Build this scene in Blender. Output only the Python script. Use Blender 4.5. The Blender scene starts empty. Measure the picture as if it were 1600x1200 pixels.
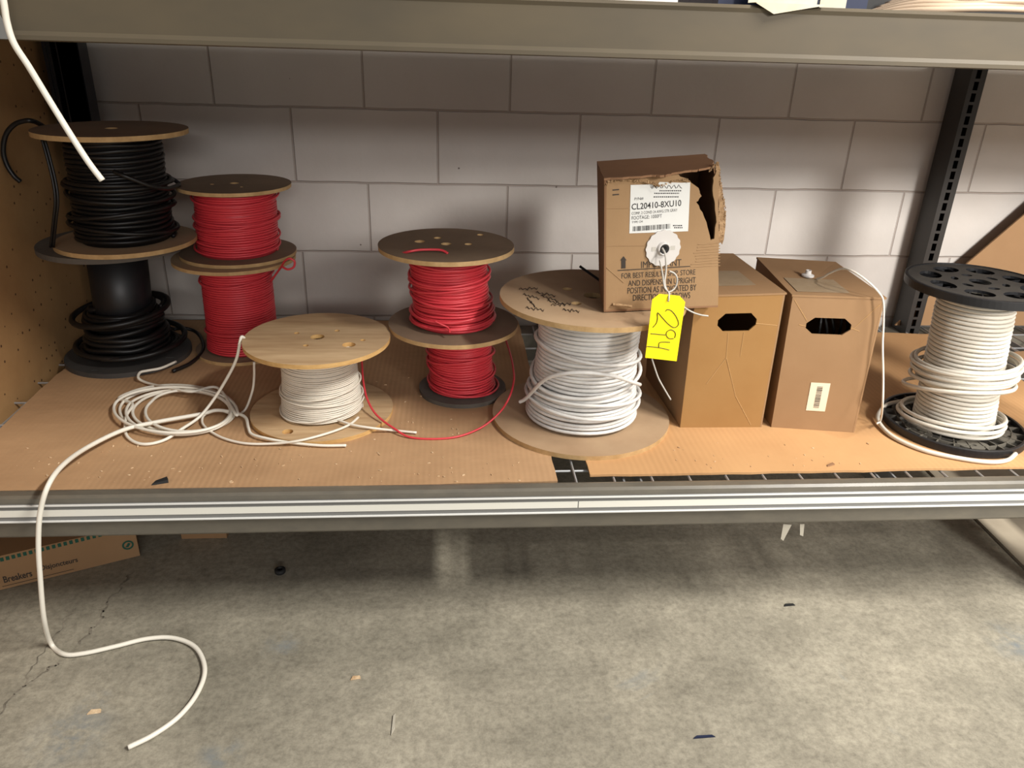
import bpy, bmesh, math, random
from mathutils import Vector, Matrix, noise
random.seed(7)
R = math.radians
SC = bpy.context.scene
COL = SC.collection

# ------------------------------------------------------------------ camera
Z0 = 0.97                                   # height of the second block joint above the floor
CAM = Vector((0.84793, -2.28923, 0.20159 + Z0))
CR = Vector((0.9968626, -0.0736415, 0.0290136))
CU = Vector((0.0042418, 0.4157384, 0.9094743))
CF = Vector((0.0790372, 0.9064979, -0.4147465))
FPX = 1200.0
cam = bpy.data.cameras.new('camera')
cam.sensor_width = 36.0
cam.lens = 36.0 * FPX / 1600.0
cam.clip_start = 0.01
camo = bpy.data.objects.new('camera', cam)
M = Matrix((CR, CU, -CF)).transposed().to_4x4()
M.translation = CAM
camo.matrix_world = M
COL.objects.link(camo)
SC.camera = camo

# ------------------------------------------------------------------ world, lamps, exposure
SC.view_settings.view_transform = 'Standard'
SC.view_settings.look = 'None'
SC.view_settings.gamma = 1.0
SC.view_settings.use_curve_mapping = False
SC.view_settings.exposure = 0.10
W = bpy.data.worlds.new('world'); SC.world = W; W.use_nodes = True
W.node_tree.nodes['Background'].inputs[0].default_value = (1.0, 1.0, 1.02, 1)
W.node_tree.nodes['Background'].inputs[1].default_value = 0.36

def area(name, loc, target, sx, sy, power, col=(1, 0.95, 0.88)):
    l = bpy.data.lights.new(name, 'AREA'); l.shape = 'RECTANGLE'; l.size = sx; l.size_y = sy
    l.energy = power; l.color = col
    o = bpy.data.objects.new(name, l); o.location = loc
    d = (Vector(target) - Vector(loc)).normalized()
    o.rotation_euler = d.to_track_quat('-Z', 'Y').to_euler()
    COL.objects.link(o)
# ceiling strip lights of the aisle and far hall, and an added spot
area('aisle_strip_light', (3.7, -2.75, 4.0), (3.7, -2.7499, 0), 0.30, 1.9, 420, (1, 0.955, 0.88))
sp_ = bpy.data.lights.new('added_key_spot', 'SPOT'); sp_.energy = 1750; sp_.spot_size = R(52); sp_.spot_blend = 1.0; sp_.shadow_soft_size = 0.36; sp_.color = (1, 0.96, 0.91)  # added spot, cone shaped to light the wall and dim left and under-shelf floor
so_ = bpy.data.objects.new('added_key_spot', sp_); so_.location = (3.5, -5.1, 2.72); so_.rotation_euler = (Vector((2.75, 0, 1.5)) - Vector(so_.location)).to_track_quat('-Z', 'Y').to_euler(); COL.objects.link(so_)
area('far_hall_light', (4.5, -15.0, 4.6), (0.9, 0, 0.8), 7.0, 1.0, 470, (1, 0.96, 0.92))

# ------------------------------------------------------------------ pixel rays of the photograph -> points in the place
def ray(px, py): return CF + CR * ((px - 800) / FPX) + CU * ((600 - py) / FPX)
def onz(px, py, z):
    d = ray(px, py); return CAM + d * ((z - CAM.z) / d.z)
def ony(px, py, y):
    d = ray(px, py); return CAM + d * ((y - CAM.y) / d.y)
SH = 0.352                                  # top of the cardboard on the shelf
def S(px, py, h=0.0): return onz(px, py, SH + h)

# ------------------------------------------------------------------ materials
def mat(name, base, rough=0.6, metal=0.0, var=None, scale=8.0, detail=4.0, stretch=(1, 1, 1), bump=0.0,
        bscale=60.0, spec=0.4, amount=0.5):
    m = bpy.data.materials.new(name); m.use_nodes = True
    nt = m.node_tree; b = nt.nodes['Principled BSDF']
    b.inputs['Roughness'].default_value = rough; b.inputs['Metallic'].default_value = metal
    b.inputs['Specular IOR Level'].default_value = spec
    b.inputs['Base Color'].default_value = (*base, 1)
    tc = nt.nodes.new('ShaderNodeTexCoord')
    mp = nt.nodes.new('ShaderNodeMapping'); mp.inputs['Scale'].default_value = stretch
    nt.links.new(tc.outputs['Object'], mp.inputs['Vector'])
    if var:
        n = nt.nodes.new('ShaderNodeTexNoise'); n.inputs['Scale'].default_value = scale
        n.inputs['Detail'].default_value = detail; n.inputs['Roughness'].default_value = 0.65
        nt.links.new(mp.outputs[0], n.inputs['Vector'])
        r = nt.nodes.new('ShaderNodeValToRGB')
        r.color_ramp.elements[0].position = 0.5 - amount * 0.5; r.color_ramp.elements[1].position = 0.5 + amount * 0.5
        r.color_ramp.elements[0].color = (*var, 1); r.color_ramp.elements[1].color = (*base, 1)
        nt.links.new(n.outputs['Fac'], r.inputs[0]); nt.links.new(r.outputs[0], b.inputs['Base Color'])
    if bump:
        n2 = nt.nodes.new('ShaderNodeTexNoise'); n2.inputs['Scale'].default_value = bscale; n2.inputs['Detail'].default_value = 5
        nt.links.new(mp.outputs[0], n2.inputs['Vector'])
        bp = nt.nodes.new('ShaderNodeBump'); bp.inputs['Strength'].default_value = bump; bp.inputs['Distance'].default_value = 0.004
        nt.links.new(n2.outputs['Fac'], bp.inputs['Height']); nt.links.new(bp.outputs[0], b.inputs['Normal'])
    return m

def lin(r, g, b):
    f = lambda c: (c / 255 / 12.92) if c / 255 <= 0.04045 else ((c / 255 + 0.055) / 1.055) ** 2.4
    return (f(r), f(g), f(b))

MT = {}
MT['cardboard'] = mat('cardboard', lin(152, 122, 88), 0.85, var=lin(140, 111, 78), scale=5, bump=0.12, bscale=90)
MT['cardboard_sheet'] = mat('cardboard_sheet', lin(186, 150, 112), 0.8, var=lin(160, 126, 92), scale=3.0, stretch=(1, 1.5, 1), bump=0.3, bscale=26)
MT['cardboard_tan'] = mat('cardboard_tan', lin(152, 115, 68), 0.8, var=lin(143, 105, 58), scale=5, bump=0.1, bscale=40)
MT['cardboard_sheet_tan'] = mat('cardboard_sheet_tan', lin(192, 150, 104), 0.8, var=lin(178, 136, 92), scale=4, bump=0.2, bscale=30)
MT['cardboard_brown'] = mat('cardboard_brown', lin(150, 118, 84), 0.8, var=lin(140, 108, 75), scale=5, bump=0.1, bscale=40)
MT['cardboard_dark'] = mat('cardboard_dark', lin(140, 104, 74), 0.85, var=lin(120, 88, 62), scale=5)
MT['torn'] = mat('torn_cardboard', lin(186, 154, 116), 0.95, var=lin(120, 90, 60), scale=90, bump=0.6, bscale=200)
MT['ply'] = mat('plywood_face', lin(206, 178, 140), 0.7, var=lin(156, 124, 88), scale=3.2, stretch=(1.2, 9, 1), bump=0.15, bscale=60)
MT['ply_edge'] = mat('plywood_edge', lin(216, 178, 118), 0.75, var=lin(180, 138, 82), scale=30, stretch=(1, 1, 5))
MT['board'] = mat('hardboard_face', lin(172, 146, 116), 0.75, var=lin(150, 122, 94), scale=6, bump=0.08, bscale=60)
MT['board_edge'] = mat('hardboard_edge', lin(196, 164, 118), 0.75, var=lin(160, 128, 84), scale=30)
MT['board_dk'] = mat('dusty_hardboard', lin(128, 108, 88), 0.8, var=lin(108, 90, 72), scale=7)
MT['greyflange'] = mat('grey_fibre_flange', lin(100, 94, 86), 0.85, var=lin(82, 76, 70), scale=10, bump=0.3, bscale=80)
MT['darkflange'] = mat('charcoal_flange', lin(74, 72, 70), 0.7, var=lin(58, 56, 54), scale=9)
MT['blackplastic'] = mat('black_plastic', lin(30, 30, 32), 0.42, spec=0.45, var=lin(22, 22, 24), scale=14)
MT['blackwire'] = mat('black_cable_jacket', lin(22, 21, 21), 0.4, spec=0.4)
MT['redwire'] = mat('red_wire_jacket', lin(214, 64, 74), 0.42, spec=0.5, var=lin(200, 53, 62), scale=9)
MT['whitewire'] = mat('white_wire_jacket', lin(228, 222, 209), 0.45, spec=0.4, var=lin(214, 206, 192), scale=12)
MT['greywire'] = mat('pale_grey_cable_jacket', lin(226, 224, 220), 0.4, spec=0.45, var=lin(196, 194, 190), scale=14)
MT['whitecable'] = mat('white_cable_jacket', lin(228, 223, 210), 0.4, spec=0.4)
MT['cord'] = mat('grey_cord', lin(178, 174, 166), 0.5)
MT['creamcable'] = mat('cream_cable', lin(186, 164, 140), 0.5)
MT['beam'] = mat('beam_paint', lin(96, 86, 69), 0.5, spec=0.2, var=lin(78, 72, 62), scale=2.2, stretch=(1, 1, 2.5), bump=0.04, bscale=9)
MT['beam_low'] = mat('scuffed_grey_beam', lin(106, 100, 88), 0.35, spec=0.6, var=lin(88, 84, 76), scale=26, stretch=(0.5, 1, 1), bump=0.06, bscale=30)
MT['sleeve'] = mat('grey_sleeve_paint', lin(120, 120, 118), 0.4)
MT['strip'] = mat('label_holder_plastic', lin(120, 120, 118), 0.25, spec=0.6)
MT['strip_rim'] = mat('clear_plastic_rim', lin(214, 214, 210), 0.15, spec=0.8)
MT['insert'] = mat('white_label_insert', lin(226, 224, 214), 0.4)
MT['upright'] = mat('charcoal_upright_paint', lin(46, 43, 40), 0.45, var=lin(38, 35, 33), scale=6)
MT['upright_dk'] = mat('black_upright_paint', lin(38, 38, 42), 0.45)
MT['zinc'] = mat('zinc_wire', lin(176, 178, 180), 0.35, metal=0.55)
MT['paper'] = mat('white_label_paper', lin(208, 208, 204), 0.6)
MT['paper_dull'] = mat('dull_label_paper', lin(150, 132, 108), 0.6, var=lin(138, 118, 92), scale=40)
MT['crease'] = mat('crease_highlight', lin(172, 136, 90), 0.85)  # highlights along the carton creases, put in as a lighter tan
MT['greyplastic'] = mat('grey_moulded_plastic', lin(92, 88, 80), 0.5)
MT['cream_label'] = mat('cream_label_paper', lin(226, 208, 180), 0.6)
MT['ink'] = mat('black_ink', lin(52, 44, 38), 0.7)
MT['ink_dk'] = mat('dark_ink', lin(36, 34, 34), 0.7)
MT['ink_green'] = mat('green_ink', lin(28, 78, 62), 0.7)
MT['pen'] = mat('pen_ink', lin(70, 66, 20), 0.6)
MT['yellow'] = mat('yellow_tag_card', lin(255, 232, 8), 0.55, var=lin(252, 226, 6), scale=6)
MT['whiteplastic'] = mat('translucent_white_plastic', lin(198, 194, 190), 0.3, spec=0.5)
MT['navy'] = mat('navy_print', lin(20, 30, 58), 0.6)
MT['dim_paper'] = mat('creased_paper', lin(186, 184, 176), 0.7, var=lin(190, 172, 132), scale=9)
MT['scrap'] = mat('tape_scrap', lin(168, 162, 148), 0.5)
MT['rubber'] = mat('black_rubber', lin(30, 30, 30), 0.7)
MT['chip'] = mat('wood_chip', lin(230, 206, 170), 0.9, var=lin(150, 110, 70), scale=60)
MT['bluegrey'] = mat('blue_grey_scuff', lin(128, 130, 134), 0.9, var=lin(160, 136, 108), scale=60)
MT['duskboard'] = mat('grey_board', lin(160, 150, 132), 0.85, var=lin(140, 130, 114), scale=6)

def corrugate(m, scale, amt):
    nt = m.node_tree; L = nt.links.new; b = nt.nodes['Principled BSDF']; src = b.inputs['Base Color'].links[0].from_socket
    tc = nt.nodes.new('ShaderNodeTexCoord'); w = nt.nodes.new('ShaderNodeTexWave'); w.bands_direction = 'X'; w.inputs['Scale'].default_value = scale
    w.inputs['Distortion'].default_value = 1.2; w.inputs['Detail'].default_value = 3; w.inputs['Detail Scale'].default_value = 0.6; L(tc.outputs['Object'], w.inputs['Vector'])
    n = nt.nodes.new('ShaderNodeTexNoise'); n.inputs['Scale'].default_value = 2.2; n.inputs['Detail'].default_value = 3; L(tc.outputs['Object'], n.inputs['Vector'])
    r = nt.nodes.new('ShaderNodeValToRGB'); r.color_ramp.elements[0].position = .42; r.color_ramp.elements[1].position = .62; L(n.outputs['Fac'], r.inputs[0])
    mu = nt.nodes.new('ShaderNodeMath'); mu.operation = 'MULTIPLY'; L(w.outputs['Fac'], mu.inputs[0]); L(r.outputs[0], mu.inputs[1])
    k = nt.nodes.new('ShaderNodeMath'); k.operation = 'MULTIPLY'; k.inputs[1].default_value = amt; L(mu.outputs[0], k.inputs[0])
    x = nt.nodes.new('ShaderNodeMixRGB'); x.blend_type = 'MULTIPLY'; x.inputs[2].default_value = (.62, .58, .54, 1); L(k.outputs[0], x.inputs[0]); L(src, x.inputs[1]); L(x.outputs[0], b.inputs['Base Color'])
corrugate(MT['cardboard_sheet'], 26, .32); corrugate(MT['cardboard_sheet_tan'], 24, .22)

def wall_material():
    m = bpy.data.materials.new('painted_concrete_block'); m.use_nodes = True
    nt = m.node_tree; b = nt.nodes['Principled BSDF']; L = nt.links.new
    b.inputs['Roughness'].default_value = 0.62
    tc = nt.nodes.new('ShaderNodeTexCoord'); sp = nt.nodes.new('ShaderNodeSeparateXYZ'); L(tc.outputs['Object'], sp.inputs[0])
    ax = nt.nodes.new('ShaderNodeMath'); ax.operation = 'ADD'; ax.inputs[1].default_value = 0.4064 * 10; L(sp.outputs['X'], ax.inputs[0])
    az = nt.nodes.new('ShaderNodeMath'); az.operation = 'ADD'; az.inputs[1].default_value = -Z0 + 0.2032 * 10; L(sp.outputs['Z'], az.inputs[0])
    nw = nt.nodes.new('ShaderNodeTexNoise'); nw.inputs['Scale'].default_value = 7; L(tc.outputs['Object'], nw.inputs['Vector'])
    wz = nt.nodes.new('ShaderNodeMath'); wz.operation = 'MULTIPLY_ADD'; wz.inputs[1].default_value = 0.008; L(nw.outputs['Fac'], wz.inputs[0]); 
    sub = nt.nodes.new('ShaderNodeMath'); sub.operation = 'SUBTRACT'; sub.inputs[1].default_value = 0.004; L(az.outputs[0], sub.inputs[0]); L(sub.outputs[0], wz.inputs[2])
    cb = nt.nodes.new('ShaderNodeCombineXYZ'); L(ax.outputs[0], cb.inputs[0]); L(wz.outputs[0], cb.inputs[1])
    br = nt.nodes.new('ShaderNodeTexBrick'); br.offset = 0.5; br.offset_frequency = 2
    br.inputs['Scale'].default_value = 1; br.inputs['Brick Width'].default_value = 0.4064; br.inputs['Row Height'].default_value = 0.2032
    br.inputs['Mortar Size'].default_value = 0.0036; br.inputs['Mortar Smooth'].default_value = 0.6; br.inputs['Bias'].default_value = 0
    br.inputs['Color1'].default_value = (*lin(198, 193, 187), 1); br.inputs['Color2'].default_value = (*lin(192, 186, 180), 1)
    br.inputs['Mortar'].default_value = (*lin(168, 158, 150), 1)
    L(cb.outputs[0], br.inputs['Vector'])
    n = nt.nodes.new('ShaderNodeTexNoise'); n.inputs['Scale'].default_value = 4; n.inputs['Detail'].default_value = 6; L(tc.outputs['Object'], n.inputs['Vector'])
    mx = nt.nodes.new('ShaderNodeMixRGB'); mx.blend_type = 'MULTIPLY'; mx.inputs[0].default_value = 1
    rp = nt.nodes.new('ShaderNodeValToRGB'); rp.color_ramp.elements[0].position = 0.3; rp.color_ramp.elements[1].position = 0.7
    rp.color_ramp.elements[0].color = (0.88, 0.87, 0.86, 1); rp.color_ramp.elements[1].color = (1, 1, 1, 1)
    L(n.outputs['Fac'], rp.inputs[0]); L(br.outputs['Color'], mx.inputs[1]); L(rp.outputs[0], mx.inputs[2])
    # small pits
    v = nt.nodes.new('ShaderNodeTexVoronoi'); v.inputs['Scale'].default_value = 8; v.inputs['Randomness'].default_value = 1; L(tc.outputs['Object'], v.inputs['Vector'])
    lt = nt.nodes.new('ShaderNodeMath'); lt.operation = 'LESS_THAN'; lt.inputs[1].default_value = 0.028; L(v.outputs['Distance'], lt.inputs[0])
    mx2 = nt.nodes.new('ShaderNodeMixRGB'); mx2.inputs[2].default_value = (*lin(105, 95, 88), 1); L(lt.outputs[0], mx2.inputs[0]); L(mx.outputs[0], mx2.inputs[1])
    L(mx2.outputs[0], b.inputs['Base Color'])
    n3 = nt.nodes.new('ShaderNodeTexNoise'); n3.inputs['Scale'].default_value = 30; n3.inputs['Detail'].default_value = 6; L(tc.outputs['Object'], n3.inputs['Vector'])
    ml = nt.nodes.new('ShaderNodeMath'); ml.operation = 'MULTIPLY_ADD'; ml.inputs[1].default_value = -1.0; L(br.outputs['Fac'], ml.inputs[0])
    m3 = nt.nodes.new('ShaderNodeMath'); m3.operation = 'MULTIPLY'; m3.inputs[1].default_value = 0.35; L(n3.outputs['Fac'], m3.inputs[0]); L(m3.outputs[0], ml.inputs[2])
    bp = nt.nodes.new('ShaderNodeBump'); bp.inputs['Strength'].default_value = 0.8; bp.inputs['Distance'].default_value = 0.004
    L(ml.outputs[0], bp.inputs['Height']); L(bp.outputs[0], b.inputs['Normal'])
    return m

def floor_material():
    m = bpy.data.materials.new('stained_concrete'); m.use_nodes = True
    nt = m.node_tree; b = nt.nodes['Principled BSDF']; L = nt.links.new
    b.inputs['Roughness'].default_value = 0.55; b.inputs['Specular IOR Level'].default_value = 0.35
    tc = nt.nodes.new('ShaderNodeTexCoord')
    def N(scale, det, rough=0.6):
        n = nt.nodes.new('ShaderNodeTexNoise'); n.inputs['Scale'].default_value = scale; n.inputs['Detail'].default_value = det
        n.inputs['Roughness'].default_value = rough; L(tc.outputs['Object'], n.inputs['Vector']); return n
    def ramp(n, p0, c0, p1, c1):
        r = nt.nodes.new('ShaderNodeValToRGB'); r.color_ramp.elements[0].position = p0; r.color_ramp.elements[1].position = p1
        r.color_ramp.elements[0].color = (*c0, 1); r.color_ramp.elements[1].color = (*c1, 1); L(n.outputs['Fac'], r.inputs[0]); return r
    a = ramp(N(1.6, 8, 0.6), 0.34, lin(128, 124, 112), 0.66, lin(170, 164, 149))
    c = ramp(N(9, 12, 0.78), 0.32, (0.72, 0.71, 0.69), 0.62, (1.08, 1.07, 1.05))
    d = ramp(N(70, 9, 0.8), 0.32, (0.62, 0.61, 0.60), 0.58, (1.10, 1.10, 1.09))
    x = nt.nodes.new('ShaderNodeMixRGB'); x.blend_type = 'MULTIPLY'; x.inputs[0].default_value = 1; L(a.outputs[0], x.inputs[1]); L(c.outputs[0], x.inputs[2])
    y = nt.nodes.new('ShaderNodeMixRGB'); y.blend_type = 'MULTIPLY'; y.inputs[0].default_value = 1; L(x.outputs[0], y.inputs[1]); L(d.outputs[0], y.inputs[2])
    # blue paint smudges
    bl = N(3.3, 5, 0.6); bl.inputs['Distortion'].default_value = 0.6
    rb = ramp(bl, 0.68, (0, 0, 0), 0.76, (0.6, 0.6, 0.6))
    z = nt.nodes.new('ShaderNodeMixRGB'); z.inputs[2].default_value = (*lin(120, 128, 132), 1); L(rb.outputs[0], z.inputs[0]); L(y.outputs[0], z.inputs[1])
    last = z
    geo = nt.nodes.new('ShaderNodeNewGeometry')
    for (px, py, rad) in ((110, 1150, .055), (150, 1095, .02), (440, 1010, .03), (1590, 1005, .05), (345, 1180, .03)):
        c = onz(px, py, 0); sm = N(22, 6, .7)
        d_ = nt.nodes.new('ShaderNodeVectorMath'); d_.operation = 'DISTANCE'; d_.inputs[1].default_value = c; L(geo.outputs['Position'], d_.inputs[0])
        mr = nt.nodes.new('ShaderNodeMapRange'); mr.inputs['From Min'].default_value = 0; mr.inputs['From Max'].default_value = rad * 1.6; mr.inputs['To Min'].default_value = 1; mr.inputs['To Max'].default_value = 0; L(d_.outputs['Value'], mr.inputs['Value'])
        mu = nt.nodes.new('ShaderNodeMath'); mu.operation = 'MULTIPLY'; L(mr.outputs[0], mu.inputs[0]); L(ramp(sm, .42, (0, 0, 0), .62, (1, 1, 1)).outputs[0], mu.inputs[1])
        x2 = nt.nodes.new('ShaderNodeMixRGB'); x2.inputs[2].default_value = (*lin(116, 122, 124), 1); L(mu.outputs[0], x2.inputs[0]); L(last.outputs[0], x2.inputs[1]); last = x2
    L(last.outputs[0], b.inputs['Base Color'])
    nb = N(45, 8, 0.7); bp = nt.nodes.new('ShaderNodeBump'); bp.inputs['Strength'].default_value = 0.25; bp.inputs['Distance'].default_value = 0.004
    L(nb.outputs['Fac'], bp.inputs['Height']); L(bp.outputs[0], b.inputs['Normal'])
    return m

def peg_material():
    m = mat('particle_board', lin(176, 138, 92), 0.8, var=lin(156, 118, 76), scale=7)
    nt = m.node_tree; L = nt.links.new; b = nt.nodes['Principled BSDF']
    src = b.inputs['Base Color'].links[0].from_socket
    tc = nt.nodes.new('ShaderNodeTexCoord')
    v = nt.nodes.new('ShaderNodeTexVoronoi'); v.inputs['Scale'].default_value = 30; v.inputs['Randomness'].default_value = 0.55; L(tc.outputs['Object'], v.inputs['Vector'])
    lt = nt.nodes.new('ShaderNodeMath'); lt.operation = 'LESS_THAN'; lt.inputs[1].default_value = 0.10; L(v.outputs['Distance'], lt.inputs[0])
    mx = nt.nodes.new('ShaderNodeMixRGB'); mx.inputs[2].default_value = (*lin(84, 58, 36), 1); L(lt.outputs[0], mx.inputs[0]); L(src, mx.inputs[1]); L(mx.outputs[0], b.inputs['Base Color'])
    return m

# ------------------------------------------------------------------ mesh helpers
def obj(name, verts, faces, m, parent=None, smooth=False, mats=None, fmat=None):
    me = bpy.data.meshes.new(name); me.from_pydata([tuple(v) for v in verts], [], faces)
    for k in (mats or [m]): me.materials.append(k)
    if fmat: me.polygons.foreach_set('material_index', fmat)
    if smooth: me.polygons.foreach_set('use_smooth', [True] * len(me.polygons))
    me.update()
    o = bpy.data.objects.new(name, me); COL.objects.link(o)
    if parent: o.parent = parent
    return o
def thing(name, label, cat, loc=(0, 0, 0), group=None, rot=None):
    o = bpy.data.objects.new(name, None); o.empty_display_size = 0.05; COL.objects.link(o); o.location = loc
    if rot is not None: o.rotation_mode = 'QUATERNION'; o.rotation_quaternion = rot
    return tag(o, label, cat, group)
def tag(o, label, cat, group=None, kind=None):
    if label: o['label'] = label
    if cat: o['category'] = cat
    if group: o['group'] = group
    if kind: o['kind'] = kind
    return o
class MB:
    def __init__(s): s.v = []; s.f = []; s.m = []
    def add(s, v, f, m=0):
        k = len(s.v); s.v += [Vector(p) for p in v]; s.f += [tuple(i + k for i in q) for q in f]; s.m += [m] * len(f); return s
    def box(s, a, b, m=0):
        x0, y0, z0 = a; x1, y1, z1 = b
        return s.add([(x0, y0, z0), (x1, y0, z0), (x1, y1, z0), (x0, y1, z0), (x0, y0, z1), (x1, y0, z1), (x1, y1, z1), (x0, y1, z1)],
                     [(0, 3, 2, 1), (4, 5, 6, 7), (0, 1, 5, 4), (1, 2, 6, 5), (2, 3, 7, 6), (3, 0, 4, 7)], m)
    def hexa(s, p, m=0):     # p: 4 bottom then 4 top
        return s.add(p, [(0, 3, 2, 1), (4, 5, 6, 7), (0, 1, 5, 4), (1, 2, 6, 5), (2, 3, 7, 6), (3, 0, 4, 7)], m)
    def tube(s, pts, r, n=8, closed=False, m=0):
        v, f = tube(pts, r, n, closed); return s.add(v, f, m)
    def prof(s, prof, x0, x1, m=0):     # (y, z) closed profile swept along x
        n = len(prof); v = [(x0, y, z) for y, z in prof] + [(x1, y, z) for y, z in prof]
        f = [(i, (i + 1) % n, n + (i + 1) % n, n + i) for i in range(n)] + [tuple(range(n))[::-1], tuple(range(n, 2 * n))]
        return s.add(v, f, m)
    def build(s, name, m, parent=None, smooth=False, mats=None):
        return obj(name, s.v, s.f, m, parent, smooth, mats, s.m if mats else None)

def tube(pts, r, n=8, closed=False):
    pts = [Vector(p) for p in pts]; N = len(pts); v = []; f = []
    T = []
    for i in range(N):
        a = pts[(i - 1) % N] if closed or i > 0 else pts[0]; b = pts[(i + 1) % N] if closed or i < N - 1 else pts[-1]
        t = (b - a); T.append(t.normalized() if t.length > 1e-9 else Vector((0, 0, 1)))
    u = T[0].orthogonal().normalized()
    for i in range(N):
        u = (u - T[i] * u.dot(T[i])).normalized(); w = T[i].cross(u)
        rr = r[i] if isinstance(r, (list, tuple)) else r
        for k in range(n):
            a = 2 * math.pi * k / n; v.append(pts[i] + (u * math.cos(a) + w * math.sin(a)) * rr)
    for i in range(N - (0 if closed else 1)):
        for k in range(n):
            j = (i + 1) % N; f.append((i * n + k, i * n + (k + 1) % n, j * n + (k + 1) % n, j * n + k))
    if not closed: f.append(tuple(range(n))[::-1]); f.append(tuple((N - 1) * n + k for k in range(n)))
    return v, f
def smooth_path(pts, sub=8):
    P = [Vector(p) for p in pts]; P = [P[0] * 2 - P[1]] + P + [P[-1] * 2 - P[-2]]; out = []
    for i in range(1, len(P) - 2):
        a, b, c, d = P[i - 1:i + 3]
        for k in range(sub):
            t = k / sub
            out.append(0.5 * ((2 * b) + (c - a) * t + (2 * a - 5 * b + 4 * c - d) * t * t + (3 * b - a - 3 * c + d) * t ** 3))
    out.append(P[-2]); return out
def wire(name, pts, r, m, parent=None, sub=8, n=8):
    v, f = tube(smooth_path(pts, sub), r, n); return obj(name, v, f, m, parent, True)
def lathe(prof, n=48, closed=True):
    v = []; f = []; N = len(prof)
    for i in range(n):
        a = 2 * math.pi * i / n
        for r, z in prof: v.append((r * math.cos(a), r * math.sin(a), z))
    for i in range(n):
        j = (i + 1) % n
        for k in range(N if closed else N - 1):
            l = (k + 1) % N; f.append((i * N + k, j * N + k, j * N + l, i * N + l))
    return v, f
def fill2d(outer, holes):     # triangulated polygon with holes -> 2d verts, tris
    cu = bpy.data.curves.new('fill', 'CURVE'); cu.dimensions = '2D'; cu.fill_mode = 'BOTH'
    for lp in [outer] + holes:
        s = cu.splines.new('POLY'); s.points.add(len(lp) - 1)
        for p, q in zip(s.points, lp): p.co = (q[0], q[1], 0, 1)
        s.use_cyclic_u = True
    o = bpy.data.objects.new('fill', cu); COL.objects.link(o)
    me = bpy.data.meshes.new_from_object(o.evaluated_get(bpy.context.evaluated_depsgraph_get()))
    v = [(p.co.x, p.co.y) for p in me.vertices]; f = [tuple(p.vertices) for p in me.polygons]
    bpy.data.objects.remove(o); bpy.data.curves.remove(cu); bpy.data.meshes.remove(me)
    return v, f
def slab(outer, holes, z0, z1):   # extruded plate with holes, (verts, faces, is_edge)
    v2, f2 = fill2d(outer, holes); n = len(v2)
    area2 = lambda q: sum(q[i][0] * q[(i + 1) % len(q)][1] - q[(i + 1) % len(q)][0] * q[i][1] for i in range(len(q)))
    up = []
    for q in f2: up.append(q if area2([v2[i] for i in q]) > 0 else q[::-1])
    v = [(x, y, z0) for x, y in v2] + [(x, y, z1) for x, y in v2]
    f = [q[::-1] for q in up] + [tuple(i + n for i in q) for q in up]; e = [0] * len(f)
    for li, lp in enumerate([outer] + holes):
        k = len(v); m = len(lp); s = 1 if area2(lp) > 0 else -1
        if li: s = -s
        v += [(x, y, z0) for x, y in lp] + [(x, y, z1) for x, y in lp]
        for i in range(m):
            j = (i + 1) % m; q = (k + i, k + j, k + m + j, k + m + i)
            f.append(q if s > 0 else q[::-1]); e.append(1)
    return v, f, e
def circ(r, n=72, cx=0, cy=0, ry=None, rot=0, wob=0):
    o = []
    for i in range(n):
        a = 2 * math.pi * i / n; w = 1 + wob * noise.noise(Vector((math.cos(a) * 2 + cx, math.sin(a) * 2, r * 9)))
        x, y = r * w * math.cos(a), (ry or r) * w * math.sin(a)
        o.append((cx + x * math.cos(rot) - y * math.sin(rot), cy + x * math.sin(rot) + y * math.cos(rot)))
    return o
class Face:      # a four cornered panel in the place: BL, BR, TR, TL
    def __init__(s, bl, br, tr, tl):
        s.c = [Vector(p) for p in (bl, br, tr, tl)]
        s.n = (s.c[1] - s.c[0]).cross(s.c[3] - s.c[0]).normalized()
    def at(s, u, v, off=0.0):
        a, b, c, d = s.c
        return a * (1 - u) * (1 - v) + b * u * (1 - v) + c * u * v + d * (1 - u) * v + s.n * off
    def plate(s, outer, holes, o0, o1):
        v, f, e = slab(outer, holes, 0, 1)
        return [s.at(x, y, o0 if z < 0.5 else o1) for x, y, z in v], f, e
    def rect(s, u0, u1, v0, v1, o0=0.0004, o1=0.001):
        p = [(u0, v0), (u1, v0), (u1, v1), (u0, v1)]
        return [s.at(*q, o0) for q in p] + [s.at(*q, o1) for q in p]
def text(txt, face, u0, u1, v0, v1, m, parent, name='printed_text', off=0.0006, turn=0, bold=0.0):
    cu = bpy.data.curves.new('t', 'FONT'); cu.body = txt; cu.size = 1; cu.offset = bold; cu.resolution_u = 3
    o = bpy.data.objects.new('t', cu); COL.objects.link(o)
    me = bpy.data.meshes.new_from_object(o.evaluated_get(bpy.context.evaluated_depsgraph_get()))
    v = [(p.co.x, p.co.y) for p in me.vertices]; f = [tuple(p.vertices) for p in me.polygons]
    bpy.data.objects.remove(o); bpy.data.curves.remove(cu); bpy.data.meshes.remove(me)
    x0 = min(p[0] for p in v); x1 = max(p[0] for p in v); y0 = min(p[1] for p in v); y1 = max(p[1] for p in v)
    out = []
    for x, y in v:
        a = (x - x0) / (x1 - x0); b = (y - y0) / (y1 - y0)
        if turn == -90: a, b = b, 1 - a
        if turn == 90: a, b = 1 - b, a
        out.append(face.at(u0 + (u1 - u0) * a, v0 + (v1 - v0) * b, off))
    n = len(out); f2 = f + [q[::-1] for q in f]
    return obj(name, out, f, m, parent)
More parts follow.
